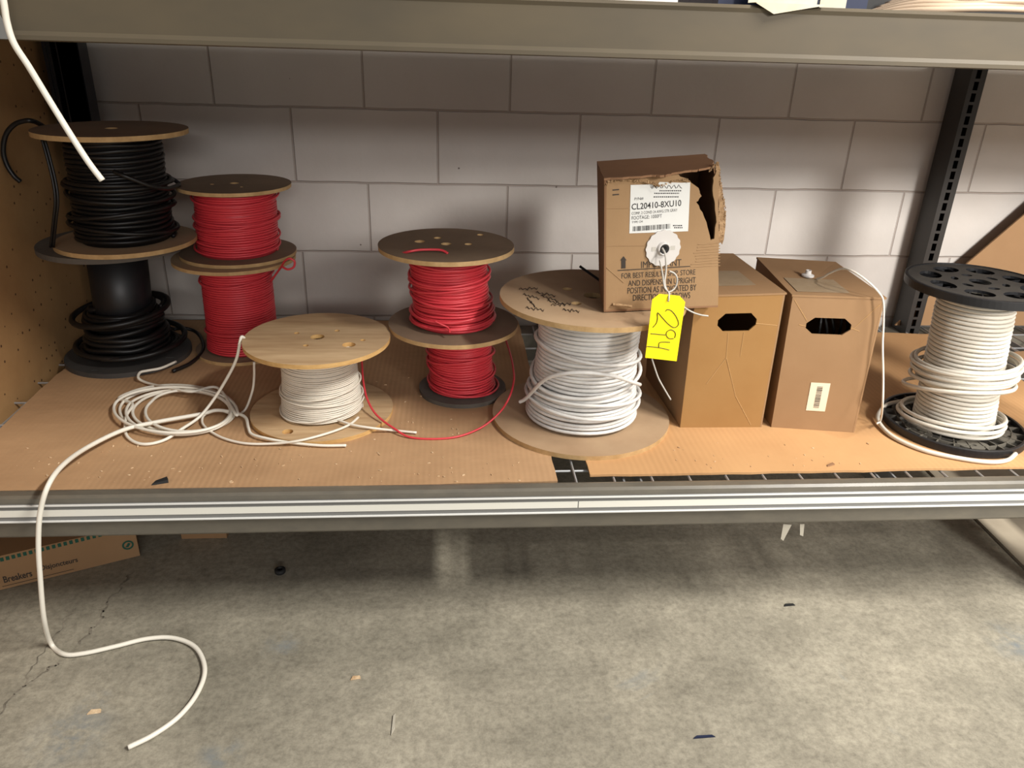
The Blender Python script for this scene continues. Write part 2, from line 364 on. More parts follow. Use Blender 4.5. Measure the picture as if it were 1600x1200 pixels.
def barcode(face, u0, u1, v0, v1, m, parent, vertical=False, seed=1, off=0.0012):
    rg = random.Random(seed); mb = MB(); t = 0.0
    while t < 1:
        w = rg.choice([0.012, 0.02, 0.03]); e = min(1, t + w)
        if vertical: mb.hexa(face.rect(u0, u1, v0 + (v1 - v0) * t, v0 + (v1 - v0) * e, off, off + 0.0002))
        else: mb.hexa(face.rect(u0 + (u1 - u0) * t, u0 + (u1 - u0) * e, v0, v1, off, off + 0.0002))
        t = e + rg.choice([0.012, 0.018, 0.026])
    return mb.build('barcode', m, parent)

# ================================================================== the setting
def structure(o): o['kind'] = 'structure'; return o
fl = MB(); fl.box((-3, -6, -0.1), (6, 0.0, 0)); structure(fl.build('floor', floor_material()))
wl = MB(); wl.box((-3, 0.0, 0), (6, 0.15, 3.0)); structure(wl.build('wall_back', wall_material()))
MT['crack'] = mat('floor_crack', lin(158, 150, 134), 0.9, var=lin(60, 55, 47), scale=24)
def crack(pts, w):
    mb = MB(); P = []
    for (a, b) in zip(pts, pts[1:]):
        A, B = onz(*a, 0.0006), onz(*b, 0.0006)
        for k in range(8):
            q = A.lerp(B, k / 8); q.x += random.uniform(-.006, .006); q.y += random.uniform(-.006, .006); P.append(q)
    for i in range(len(P) - 1):
        d = (P[i + 1] - P[i]).normalized(); nn = Vector((-d.y, d.x, 0)); a = w * random.uniform(.5, 1.4); 
        mb.add([P[i] - nn * a, P[i] + nn * a, P[i + 1] + nn * a, P[i + 1] - nn * a], [(0, 3, 2, 1)])
    return mb.build('crack', MT['crack'], bpy.data.objects['floor'])
crack([(0, 1115), (30, 1078), (60, 1030), (92, 985), (120, 945)], 0.0018)
crack([(30, 1078), (70, 1050), (100, 1030)], 0.0026)
crack([(120, 1010), (158, 968), (165, 945), (190, 915), (207, 892)], 0.0022)

# ================================================================== storage rack
rack = thing('storage_rack', 'grey steel storage rack with slotted rear uprights and taupe front beams', 'shelving rack', (1.1, -0.5, 0))
def rackpart(mb, name, m, parent=None, mats=None):
    o = mb.build(name, m, parent or rack, False, mats)
    if parent is None: o.matrix_parent_inverse = Matrix.Translation((-1.1, 0.5, 0))
    return o
XL, XR = -0.40, 3.3
# upper front beam: tall box with rolled lips
ub = MB(); zt, zb = 0.252 + Z0, 0.173 + Z0
ub.prof([(-1.0, zb + .012), (-1.004, zb + .006), (-1.004, zb), (-0.99, zb - .002), (-0.95, zb), (-0.95, zt - .04), (-0.975, zt - .04), (-0.975, zt), (-0.995, zt + .001), (-1.003, zt - .004), (-1.0, zt - .01)], XL, XR)
upper_beam = rackpart(ub, 'beam', MT['beam'])
sl = MB(); x_ = 0.20
sl.add([(XL, -1.0062, zb), (x_ + .012, -1.0062, zb), (x_ - .02, -1.0062, zt), (XL, -1.0062, zt), (XL, -1.0045, zb), (x_ + .012, -1.0045, zb), (x_ - .02, -1.0045, zt), (XL, -1.0045, zt)],
       [(0, 1, 2, 3), (4, 7, 6, 5), (0, 4, 5, 1), (1, 5, 6, 2), (2, 6, 7, 3), (3, 7, 4, 0)])
o = sl.build('beam_sleeve', MT['sleeve'], upper_beam); o['label'] = 'bluish grey sleeve at the beam end'
# lower front beam with the label holder
lb = MB(); a, c = -0.618 + Z0 + .003, -0.706 + Z0
lb.prof([(-1.008, a - .014), (-1.006, a - .004), (-1.0, a), (-0.985, a), (-0.978, a - .002), (-0.978, a - .03), (-0.95, a - .03), (-0.95, c), (-1.004, c), (-1.008, c + .005)], XL, XR)
lower_beam = rackpart(lb, 'beam', MT['beam_low']); lower_beam['label'] = 'lower beam with scuffed top lip and a label strip'
lh = MB(); h0, h1 = -0.6655 + Z0, -0.6285 + Z0
lh.prof([(-1.0085, h0), (-1.0125, h0), (-1.0125, h1), (-1.0085, h1)], XL, XR)
hold = lh.build('label_holder', MT['strip'], lower_beam); 
rim = MB()
for z in (h0 + .001, h1 - .001):
    rim.prof([(-1.0126, z - .0016), (-1.016, z - .001), (-1.016, z + .001), (-1.0126, z + .0016)], XL, XR)
rim.build('holder_rim', MT['strip_rim'], hold) if False else None
rimo = rim.build('holder_rim', MT['strip_rim'], lower_beam)
ins = MB(); ins.prof([(-1.0127, -.6540 + Z0), (-1.0135, -.6540 + Z0), (-1.0135, -.6395 + Z0), (-1.0127, -.6395 + Z0)], XL, 1.098)
ins.prof([(-1.0127, -.6540 + Z0), (-1.0135, -.6540 + Z0), (-1.0135, -.6395 + Z0), (-1.0127, -.6395 + Z0)], 1.1, XR)
o = ins.build('label_insert', MT['insert'], lower_beam); o['label'] = 'white paper insert'
# rear beams
rb = MB(); rb.box((XL, -0.10, zb), (XR, -0.055, zt - .03)); rackpart(rb, 'beam', MT['beam'])
rb = MB(); rb.box((XL, -0.10, 0.25), (XR, -0.022, 0.335)); rackpart(rb, 'beam', MT['beam_low'])
# uprights: C shaped posts, a row of slots in the front flange
def upright(x0, x1, y0, y1, m, slots, label):
    mb = MB(); t = .003; zt_ = 2.2
    mb.box((x0, y0, 0), (x0 + t, y1, zt_)); mb.box((x1 - t, y0 + .012, 0), (x1, y1, zt_)); mb.box((x0 + t, y1 - t, 0), (x1 - t, y1, zt_))
    xs = x0 + .008
    mb.box((x0, y0 - .004, 0), (xs, y0, zt_))                     # raised lip beside the slots
    sx0, sx1 = xs + .009, xs + .023
    mb.box((xs, y0, 0), (sx0, y0 + .004, zt_)); mb.box((sx1, y0, 0), (x1, y0 + .004, zt_))
    z = 0.02
    if slots:
        while z < 1.4:
            mb.box((sx0, y0, z), (sx1, y0 + .004, z + .008)); z += 0.0305
    else: mb.box((x0 + .034, y0, 0), (x1, y0 + .004, zt_))
    o = rackpart(mb, 'upright', m); o['label'] = label; return o
upright(2.288, 2.336, -0.095, -0.02, MT['upright'], True, 'slotted rear upright at the right')
upright(-0.165, -0.085, -0.115, -0.05, MT['upright_dk'], False, 'dark rear upright in the left corner')
for x0 in (-0.31, 2.262):
    mb = MB(); mb.box((x0, -0.985, 0), (x0 + .08, -0.91, 2.2)) if x0 > 0 else mb.box((x0, -0.949, 0), (x0 + .08, -0.88, 2.2))
    rackpart(mb, 'upright', MT['upright'])

# ================================================================== wire decks and the liners on them
def deck(name, x0, x1, y0, y1, z, label, px=0.0793, off=0.0):
    mb = MB()
    x = x0 + off
    while x < x1:
        mb.tube([(x, y0, z), (x, y1, z)], .0026, 6); x += px
    y = y0 + .068
    while y < y1:
        mb.tube([(x0, y, z - .005), (x1, y, z - .005)], .0026, 6); y += 0.115
    for x in (x0 + .12, (x0 + x1) / 2, x1 - .12): mb.box((x - .02, y0 + .02, z - .034), (x - .016, y1, z - .006)); mb.box((x + .016, y0 + .02, z - .034), (x + .02, y1, z - .006))
    o = mb.build(name, MT['zinc']); tag(o, label, 'wire deck'); return o
deck('wire_deck', -0.30, 1.098, -0.978, -0.05, 0.3435, 'zinc wire deck carrying the left half of the shelf, mostly under cardboard')
deck('wire_deck', 1.102, 2.44, -0.978, -0.05, 0.3435, 'zinc wire deck whose wire ends show in front of the right cardboard liner')
deck('wire_deck', 2.47, 3.2, -0.978, -0.05, 0.3435, 'zinc wire deck of the next bay, right of the slotted upright')

def sheet(name, poly, z, th, m, label, cat='cardboard liner', holes=[], wob=0.004, seed=0):
    rg = random.Random(seed); out = []
    for i in range(len(poly)):
        a, b = Vector(poly[i]), Vector(poly[(i + 1) % len(poly)]); k = max(1, int((b - a).length / .04))
        for j in range(k):
            p = a.lerp(b, j / k)
            if 0 < j: p += Vector((rg.uniform(-1, 1), rg.uniform(-1, 1))) * wob * .5
            out.append((p.x, p.y))
    v, f, e = slab(out, holes, z, z + th)
    o = obj(name, v, f, m); tag(o, label, cat); return o
sheet('cardboard_liner', [(-0.13, -0.986), (0.5, -0.984), (1.062, -0.969), (1.058, -0.02), (-0.10, -0.02), (-0.15, -0.43)], SH - .005, .005, MT['cardboard_sheet'],
      'brown cardboard liner covering the left of the shelf under the spools')
sheet('cardboard_liner', [(1.132, -0.948), (1.6, -0.946), (2.40, -0.935), (2.40, -0.14), (1.132, -0.02)], SH - .005, .005, MT['cardboard_sheet_tan'],
      'tan cardboard liner under the two handled boxes and the black-flanged spool')
sheet('cardboard_liner', [(2.47, -0.92), (3.1, -0.92), (3.1, -0.2), (2.47, -0.29)], SH - .005, .005, MT['cardboard_sheet'],
      'brown cardboard liner in the next bay at the right edge')
mb = MB(); mb.box((XL, -0.948, zb + .02), (XR, -0.105, zb + .035)); tag(mb.build('upper_shelf_board', MT['cardboard_dark']), 'brown shelf board on the upper beams behind the taupe front beam', 'shelf board')

# panel at the left end
mb = MB(); mb.box((-0.205, -1.25, 0.0), (-0.187, -0.004, 2.0)); tag(mb.build('particle_board_panel', peg_material()), 'speckled brown particle board panel closing the left end of the rack', 'panel')
# boards of the next bay at the right
p0, p1 = ony(1503, 418, -0.06), ony(1640, 300, -0.06)
mb = MB(); base = Vector((p0.x - .0, -0.05, SH)); 
d = (p1 - p0)
A = [Vector((p0.x + .03 - (p0.z - SH) * 1.1, -0.26, SH)), Vector((p1.x + .9, -0.26, SH))]
lean = MB()
q = [p0 - d * 2.2, p1 + d * 1.5, Vector((3.3, -0.12, SH)), ]
zlo = SH + .002
lo = p0 + d * ((zlo - p0.z) / d.z)
lo.y = -0.055
lean.add([lo, (3.2, -0.055, zlo), (3.2, -0.055, (p0 + d * 2.2).z), p0 + d * 2.2, lo + Vector((0, -.006, 0)), (3.2, -0.061, zlo), (3.2, -0.061, (p0 + d * 2.2).z), p0 + d * 2.2 + Vector((0, -.006, 0))],
         [(0, 1, 2, 3), (4, 7, 6, 5), (0, 4, 5, 1), (1, 5, 6, 2), (2, 6, 7, 3), (3, 7, 4, 0)])
tag(lean.build('leaning_cardboard', MT['cardboard_brown']), 'tilted brown cardboard panel against the wall right of the slotted upright', 'cardboard')
q0 = S(1545, 545, -.003)

# ================================================================== spools
def flange(parent, R_, z0, z1, holes, mf, me, n=80, wob=0.0, label=None, rot=0.0):
    v, f, e = slab(circ(R_, n, wob=wob), holes, z0, z1)
    if rot: 
        c, s = math.cos(rot), math.sin(rot); v = [(x * c - y * s, x * s + y * c, z) for x, y, z in v]
    o = obj('flange', v, f, mf, parent, False, [mf, me], e)
    if label: o['label'] = label
    return o
def winding_path(z0, z1, r0, r1, wr, seed, jz=0.35, jr=0.25, seg=44, pitch=1.0, wraps=()):
    """one helix of touching turns, then back over itself in a few sloping wraps"""
    rg = random.Random(seed); turns = max(3, int((z1 - z0 - 2 * wr) / (2 * wr * pitch))); P = []
    off = rg.uniform(0, 100)
    for i in range(turns * seg + 1):
        t = i / (turns * seg); th = 2 * math.pi * i / seg
        rr = r0 + (r1 - r0) * t + wr + noise.noise(Vector((off, i / seg * .9, math.cos(th) * .8))) * wr * jr * 3
        zz = z0 + wr + (z1 - z0 - 2 * wr) * t + noise.noise(Vector((i / seg * .7 + off, math.cos(th) * .9, math.sin(th) * .9))) * wr * jz * 5
        zz = min(max(zz, z0 + wr), z1 - wr)
        P.append(Vector((rr * math.cos(th), rr * math.sin(th), zz)))
    return P
def spool(name, label, bc, tc_, r_b, r_t, th, mats, wmat, wr, prof, seed, holes_t=(), holes_b=(), group='cable spools on the shelf', jz=.35, jr=.25, wraps=0, wob=0.0, core_m=None, wlabel=None, face_rot=0.0, wname='wire_winding', core_r=None, pitch=1.08, pad=0.0):
    bc, tc_ = Vector(bc), Vector(tc_); ax = (tc_ - bc); H = ax.length
    root = thing(name, label, 'cable spool', bc, group); H = ax.z
    mf, me = mats[0]; flange(root, r_b, 0, th, [h for h in holes_b], mf, me, wob=wob, rot=face_rot)
    mf, me = mats[1]; flange(root, r_t, H - th, H, [h for h in holes_t], mf, me, wob=wob, rot=face_rot)
    z0, z1 = th, H - th - pad
    rmin = core_r or (min(p[1] for p in prof) - wr * 1.2)
    v, f = lathe([(rmin, z0), (rmin, z1), (rmin * .55, z1), (rmin * .55, z0)]); obj('core', v, f, core_m or wmat, root, True)
    mb = MB()
    def rad(t):
        for (a, ra), (b, rb) in zip(prof, prof[1:]):
            if a <= t <= b: return ra + (rb - ra) * (t - a) / (b - a)
        return prof[-1][1]
    # main layer
    P = winding_path(z0, z1, 0, 0, wr, seed, jz, jr, pitch=pitch)
    Q = []
    for p in P:
        t = (p.z - z0) / (z1 - z0); r = math.hypot(p.x, p.y); k = (rad(t) + r - wr) / max(r, 1e-6)
        a = Vector((p.x, p.y, 0)).normalized(); Q.append(Vector((0, 0, p.z)) + a * (rad(t) - wr + (r - wr)))
    # the helix direction is kept from the angle even where r is tiny
    seg = 44
    Q = [Vector(((q.xy.length) * math.cos(2 * math.pi * i / seg), (q.xy.length) * math.sin(2 * math.pi * i / seg), q.z)) for i, q in enumerate(Q)]
    mb.tube(Q, wr, 7)
    # sloping over-wraps
    rg = random.Random(seed + 5)
    for w in range(wraps):
        c = rg.uniform(.08, .92); amp = rg.uniform(.015, .085) * rg.choice((-1, 1)); ph = rg.uniform(0, 6.28); L = []
        for i in range(49):
            a = 2 * math.pi * i / 48
            t = min(max(c + amp * math.sin(a + ph), .03), .97); r = rad(t) + wr * 1.5 + wr * .5 * math.sin(3 * a + w)
            L.append(Vector((r * math.cos(a), r * math.sin(a), min(max(z0 + (z1 - z0) * t, z0 + wr), z1 - wr))))
        mb.tube(L[:-1], wr, 7, True)
    o = mb.build(wname, wmat, root, True)
    if wlabel: o['label'] = wlabel
    for ch in root.children:                                       # the top plate sits a little off the bottom one
        for p in ch.data.vertices: p.co.x += p.co.z * ax.x / H; p.co.y += p.co.z * ax.y / H
    return root
def to_root(root, pts):
    return [Vector(p) - root.location for p in pts]
def loose(root, pts, r, m, name='loose_wire', sub=8):
    return wire(name, to_root(root, pts), r, m, root, sub)
wood = (MT['ply'], MT['ply_edge']); brd = (MT['board'], MT['board_edge']); brk = (MT['board_dk'], MT['board_edge']); gry = (MT['greyflange'], MT['greyflange']); drk = (MT['darkflange'], MT['darkflange'])
H4 = [circ(.0155, 24)] + [circ(.006, 14, .055 * math.cos(a), .055 * math.sin(a)) for a in (.7, 2.6, 4.3)] + [circ(.0145, 20, .07, -.055), circ(.006, 12, .10, -.03)]

# white spool at the front
A = spool('wire_spool', 'low pale plywood spool of thin white wire at the front of the shelf', (0.548, -0.650, SH), (0.550, -0.655, SH + .190), .1625, .161, .010, (wood, wood), MT['whitewire'], .0021,
          [(0, .094), (.15, .092), (.5, .086), (1, .083)], 11, H4, [circ(.0155, 24), circ(.012, 20, -.07, -.11)], jz=.12, jr=.12, wraps=3, face_rot=.1)
loose(A, [ony(397, 566, -.655), ony(397, 590, -.64), ony(394, 612, -.645), S(383, 640, .006), S(367, 647, .009), S(340, 641, .012), S(320, 648, .012), S(316, 660, .006), S(326, 672, .005), S(350, 685, .005), S(385, 693, .005), S(430, 693, .007), S(470, 688, .014), S(515, 676, .016), S(545, 664, .017), S(560, 652, .019)], .0028, MT['whitewire'])
loose(A, [S(525, 655, .019), S(548, 663, .018), S(575, 668, .016), S(610, 672, .007), S(651, 676, .005)], .0028, MT['whitewire'])

# big spool under the damaged box
B = spool('wire_spool', 'large brown hardboard spool of pale grey cable under the torn box', (1.1515, -0.684, SH), (1.158, -0.698, SH + .304), .2072, .2035, .011, (brd, brd), MT['greywire'], .0042,
          [(0, .132), (.12, .128), (.35, .119), (.6, .113), (.85, .115), (1, .114)], 23, [circ(.02, 28), circ(.011, 20, -.05, .045), circ(.011, 20, -.045, -.055)], [circ(.02, 28)], jz=.13, jr=.14, wraps=6)
loose(B, [ony(812, 628, -.70), ony(820, 624, -.71), ony(832, 612, -.74), ony(846, 597, -.775), ony(862, 588, -.80), ony(890, 583, -.825), ony(925, 583, -.835), ony(960, 588, -.83), ony(985, 596, -.80), ony(1000, 601, -.77)], .0045, MT['greywire'], 'cable_end')
ink = MB()
for (a, b) in [((812, 452), (840, 450)), ((818, 460), (843, 466)), ((824, 466), (836, 478)), ((846, 462), (872, 470)), ((856, 470), (884, 476)), ((822, 481), (850, 484)), ((880, 484), (905, 486)), ((838, 457), (868, 462)), ((862, 477), (892, 474))]:
    pa, pb = onz(*a, SH + .3053), onz(*b, SH + .3053); pts = []
    for k in range(13):
        q = pa.lerp(pb, k / 12); q.y += .012 * math.sin(k * 2.1) * (1 if k % 2 else .4); pts.append(q)
    ink.tube(pts, .0008, 4)
o = ink.build('pen_scrawl', MT['ink'], B); o.matrix_parent_inverse = Matrix.Translation(-B.location); o['label'] = 'illegible black handwriting'

# red pair in the middle
D = spool('wire_spool', 'small red wire spool on grey base, bottom of the middle red pair', (0.877, -0.530, SH), (0.866, -0.552, SH + .186), .1085, .108, .011, (gry, gry), MT['redwire'], .0030,
          [(0, .086), (.1, .082), (.4, .078), (1, .078)], 31, [circ(.015, 20)], [circ(.015, 20)], jz=.14, jr=.14, wraps=4, wob=.01)
D2 = spool('wire_spool', 'red wire spool with hardboard flanges, top of the middle red pair', (0.855, -0.574, SH + .1875), (0.8385, -0.580, SH + .385), .152, .1525, .010, (brk, brk), MT['redwire'], .0030,
           [(0, .098), (.12, .093), (.5, .088), (.85, .089), (1, .09)], 37, [circ(.012, 24), circ(.009, 16, .05, .0), circ(.009, 16, -.02, .055), circ(.012, 20, -.06, .02), circ(.008, 14, .08, .09)], [circ(.015, 20)], jz=.2, jr=.2, wraps=9)
zt2 = SH + .388
loose(D2, [onz(628, 396, zt2 - .006), onz(640, 393, zt2 + .002), onz(655, 390.5, zt2 + .004), onz(675, 390, zt2 + .004), onz(690, 391, zt2 + .003), onz(700, 396, zt2 - .002)], .0028, MT['redwire'])
loose(D2, [ony(680, 502, -.675), ony(690, 507, -.678), ony(700, 512, -.68), ony(703, 520, -.69)], .0022, MT['redwire'])
rw = wire('red_wire', [ony(790, 530, -.47), ony(797, 552, -.53), ony(802, 575, -.60), ony(803, 594, -.66), ony(796, 620, -.715), S(780, 645, .030), S(750, 669, .008), S(705, 684, .003), S(645, 684, .003), S(615, 669, .012), ony(588, 648, -.71), ony(574, 624, -.66), ony(568, 598, -.61), ony(566, 575, -.57), ony(565, 560, -.55)], .0024, MT['redwire'])
tag(rw, 'loose red wire looping on the cardboard between the white spool and red pair', 'wire')

# red pair in the left corner
E = spool('wire_spool', 'red wire spool standing on the cardboard, bottom of the left red pair', (0.274, -0.252, SH), (0.276, -0.245, SH + .262), .126, .157, .009, (brk, brd), MT['redwire'], .0029,
          [(0, .098), (.2, .093), (1, .091)], 41, [circ(.012, 20)], [circ(.012, 20)], jz=.10, jr=.1, wraps=2)
E2 = spool('wire_spool', 'red wire spool under a dusty dark flange, top of the left red pair', (0.283, -0.224, SH + .263), (0.297, -0.240, SH + .451), .149, .1405, .009, (brk, (MT['board_dk'], MT['board_edge'])), MT['redwire'], .0029,
           [(0, .104), (.15, .104), (1, .102)], 43, [circ(.011, 20), circ(.005, 12, -.05, -.02), circ(.004, 12, .03, -.05)], [circ(.012, 20)], jz=.16, jr=.16, wraps=5)
loose(E, [ony(423, 440, -.30), ony(430, 430, -.32), ony(440, 416, -.35), ony(445, 408, -.37), ony(452, 404, -.38), ony(460, 408, -.38), ony(459, 417, -.38), ony(450, 421, -.38), ony(441, 417, -.37)], .0028, MT['redwire'])

# black pair in the left corner
G = spool('wire_spool', 'black spool part wound with thick black cable, bottom of the corner stack', (-0.016, -0.300, SH), (0.005, -0.312, SH + .317), .156, .176, .013, (drk, gry), MT['blackwire'], .0075,
          [(0, .112), (.25, .102), (.45, .084), (.46, .060), (1, .060)], 51, [circ(.018, 24)], [circ(.018, 24), circ(.012, 14, -.035, -.133, .004), circ(.012, 14, .122, -.05, .004)], jz=.3, jr=.3, core_m=MT['blackplastic'], core_r=.0705, pitch=1.0, wraps=0)
G2 = spool('wire_spool', 'black cable spool with wooden flanges, top of the corner stack', (0.045, -0.335, SH + .319), (0.067, -0.365, SH + .594), .1625, .166, .011, (brd, (MT['board_dk'], MT['board_edge'])), MT['blackwire'], .0052,
           [(0, .118), (.15, .112), (.6, .108), (1, .107)], 53, [circ(.014, 24)], [circ(.014, 24)], jz=.18, jr=.2, wraps=5)
cl = []
for i in range(90):
    a = i / 30 * 2 * math.pi; r = .098 + .022 * math.sin(a * .37) ; cl.append(Vector((r * math.cos(a) + .006, r * math.sin(a) - .008, .13 + .012 * math.sin(a + 1) - .036 * (i / 90) + .03 * math.sin(i * .021))))
wire('loose_cable', cl, .0075, MT['blackwire'], G, 3)
cl = []
for i in range(70):
    a = i / 32 * 2 * math.pi + 1; r = .122 + .012 * math.sin(a * .61); cl.append(Vector((r * math.cos(a) + .01, r * math.sin(a), .022 + .02 * (i / 70) + .008 * (1 + math.sin(a * .5)))))
wire('loose_cable', cl, .0075, MT['blackwire'], G, 3)
loose(G, [ony(232, 490, -.36), S(262, 513, .03), S(290, 513, .022), S(310, 522, .010), S(318, 545, .008), S(300, 566, .008), S(270, 580, .008)], .005, MT['blackwire'], 'loose_cable')
loose(G2, [ony(80, 206, -.30), ony(62, 194, -.34), ony(50, 189, -.375), ony(38, 189, -.38), ony(22, 195, -.38), ony(9, 211, -.38), ony(5, 235, -.38), ony(10, 256, -.38), ony(21, 274, -.38), ony(32, 284, -.38)], .0055, MT['blackwire'], 'cable_end')
for dx in (0, 4.5):
    loose(G2, [ony(62 + dx, 207, -.44), ony(72 + dx, 241, -.45), ony(83 + dx, 286, -.46), ony(86 + dx, 316, -.465), ony(83 + dx, 346, -.46), ony(79 + dx, 386, -.44)], .0032, MT['blackwire'], 'cable_end')
loose(G2, [ony(178, 268, -.475), ony(200, 277, -.478), ony(240, 292, -.45), ony(262, 295, -.40), ony(280, 289, -.33)], .0052, MT['blackwire'], 'cable_end')
loose(G2, [ony(252, 274, -.33), ony(262, 276, -.30), ony(272, 281, -.28), ony(280, 287, -.27)], .0052, MT['blackwire'], 'cable_end')

# black flanged plastic spool at the right
def plastic_holes(r, ph=0.0):
    H = [circ(r * .15, 24)]
    for k in range(8):
        a = ph + k * math.pi / 4
        H.append(circ(r * .20, 22, r * .66 * math.cos(a), r * .66 * math.sin(a), r * .155, a + math.pi / 2))
    for k in range(6):
        a = ph + .3 + k * math.pi / 3
        H.append(circ(r * .085, 12, r * .335 * math.cos(a), r * .335 * math.sin(a), r * .055, a + math.pi / 2))
    return H
MT['litplastic'] = mat('lit_black_plastic', lin(64, 62, 58), 0.5, var=lin(48, 46, 44), scale=20)  # black flange faces greyed: grazing light from above painted into the colour
MT['spoolcable'] = mat('cream_white_cable', lin(206, 200, 187), 0.42, spec=0.35)
PB = (MT['litplastic'], MT['blackplastic'])
C = spool('wire_spool', 'black plastic spool of thick white cable at the right end of the shelf', (2.033, -0.752, SH), (2.000, -0.752, SH + .357), .152, .148, .006, (PB, PB), MT['spoolcable'], .0046,
          [(0, .088), (.3, .084), (1, .079)], 61, plastic_holes(.148, .2), [circ(.022, 24)], jz=.06, jr=.06, wraps=0, pad=.015, pitch=1.04)
HC = (Vector((2.000, -0.752, SH + .357)) - Vector((2.033, -0.752, SH))).length
for z, r in ((0, .152), (HC - .019, .148)):
    v, f = lathe([(r - .004, z), (r + .002, z + .001), (r + .002, z + .018), (r, z + .019), (r - .005, z + .019), (r - .005, z)], 80); obj('flange_rim', [(x - .033 * zz / HC, y, zz) for x, y, zz in v], f, MT['blackplastic'], C, False)
def shift(pts): return [(x - .033 * z / HC, y, z) for x, y, z in pts]
for z0, z1, r0, r1, z2 in ((.006, .015, .10, .147, .0005), (HC - .016, HC - .006, .085, .143, HC - .0185)):
    rb_ = MB()
    for k in range(24):
        a = k * math.pi / 12; ca, sa = math.cos(a), math.sin(a); w = .0012
        p = [(r0 * ca + w * sa, r0 * sa - w * ca), (r1 * ca + w * sa, r1 * sa - w * ca), (r1 * ca - w * sa, r1 * sa + w * ca), (r0 * ca - w * sa, r0 * sa + w * ca)]
        rb_.hexa(shift([(x, y, z0) for x, y in p] + [(x, y, z1) for x, y in p]))
    v, f = lathe([(.122, z0), (.1245, z0), (.1245, z1), (.122, z1)], 60); rb_.add(shift(v), f)
    rb_.build('flange_ribs', MT['greyplastic'] if z0 < .1 else MT['blackplastic'], C)
    if z0 > .1:
        v, f, e = slab(circ(r1, 60), [circ(.05, 30)], z2, z2 + .002); obj('flange_web', shift(v), f, MT['rubber'], C)
for k in range(6):
    a = .35 + k * math.pi / 3; v, f, e = slab(circ(.034, 24, .112 * math.cos(a), .112 * math.sin(a), .021, a + math.pi / 2), [circ(.0065, 14, .118 * math.cos(a), .118 * math.sin(a))], .0062, .0135)
    obj('flange_pad', shift(v), f, MT['greyplastic'], C)
mb = MB()
for k, (z, r, tx, ty, am) in enumerate([(.176, .104, -.010, 0, .014), (.168, .106, -.014, .004, .012), (.160, .103, -.006, -.003, .016), (.150, .106, -.01, .002, .012), (.141, .102, -.004, 0, .014), (.132, .104, -.012, .002, .016), (.122, .099, 0, 0, .012), (.110, .110, -.016, 0, .03),
                                   (.040, .108, -.008, 0, .012), (.030, .112, -.012, -.002, .012), (.020, .108, -.006, .002, .006)]):
    L = []
    for i in range(64):
        a = 2 * math.pi * i / 64; L.append(Vector((tx + r * math.cos(a), ty + r * math.sin(a), max(.012, z + am * math.sin(a + 2.2 + k * .12)))))
    mb.tube(L, .0046, 8, True)
o = mb.build('slack_loops', MT['spoolcable'], C, True)
loose(C, [S(1440, 622, .020), S(1407, 627, .022), S(1385, 633, .018), S(1372, 648, .012), S(1376, 664, .008), S(1398, 684, .006), S(1445, 704, .006), S(1505, 717, .006), S(1548, 722, .006), S(1574, 719, .006), S(1587, 709, .010)], .0048, MT['spoolcable'], 'cable_end')

# ================================================================== boxes
def carton(name, label, front, depth_bl, depth_br, depth_tr, depth_tl, m, side_m, hole, group):
    """front: Face.  depth_*: back corners."""
    F = front; root = thing(name, label, 'box', (F.c[0] + F.c[1]) / 2, group); T = Matrix.Translation(-root.location)
    mb = MB(); th = .004
    v, f, e = F.plate([(0, 0), (1, 0), (1, 1), (0, 1)], [hole] if hole else [], -th, 0); mb.add(v, f, 0)
    bl, br, tr, tl = F.c
    def pan(a, b, c, d, m=1):
        fc = Face(a, b, c, d); v, f, e = fc.plate([(0, 0), (1, 0), (1, 1), (0, 1)], [], -th, 0); mb.add(v, f, m)
    pan(depth_bl, bl, tl, depth_tl); pan(br, depth_br, depth_tr, tr); pan(depth_br, depth_bl, depth_tl, depth_tr); pan(depth_bl, depth_br, br, bl)
    o = mb.build('body', m, root, False, [m, side_m]); o.matrix_parent_inverse = T
    # top flaps, a little proud of the front
    t2 = MB(); fc = Face(tl - F.n * 0 + F.n * .0, tr, depth_tr, depth_tl)
    v, f, e = fc.plate([(-.012, -.006), (1.012, -.006), (1.012, 1.0), (-.012, 1.0)], [], .0, .004); t2.add(v, f)
    o = t2.build('top_flap', side_m, root); o.matrix_parent_inverse = T
    return root, T, fc
def child(o, T): o.matrix_parent_inverse = T; return o
oct_hole = lambda u0, u1, v0, v1: [(u0 + (u1 - u0) * .17, v0), (u1 - (u1 - u0) * .17, v0), (u1, v0 + (v1 - v0) * .35), (u1, v0 + (v1 - v0) * .65), (u1 - (u1 - u0) * .17, v1), (u0 + (u1 - u0) * .17, v1), (u0, v0 + (v1 - v0) * .65), (u0, v0 + (v1 - v0) * .35)]
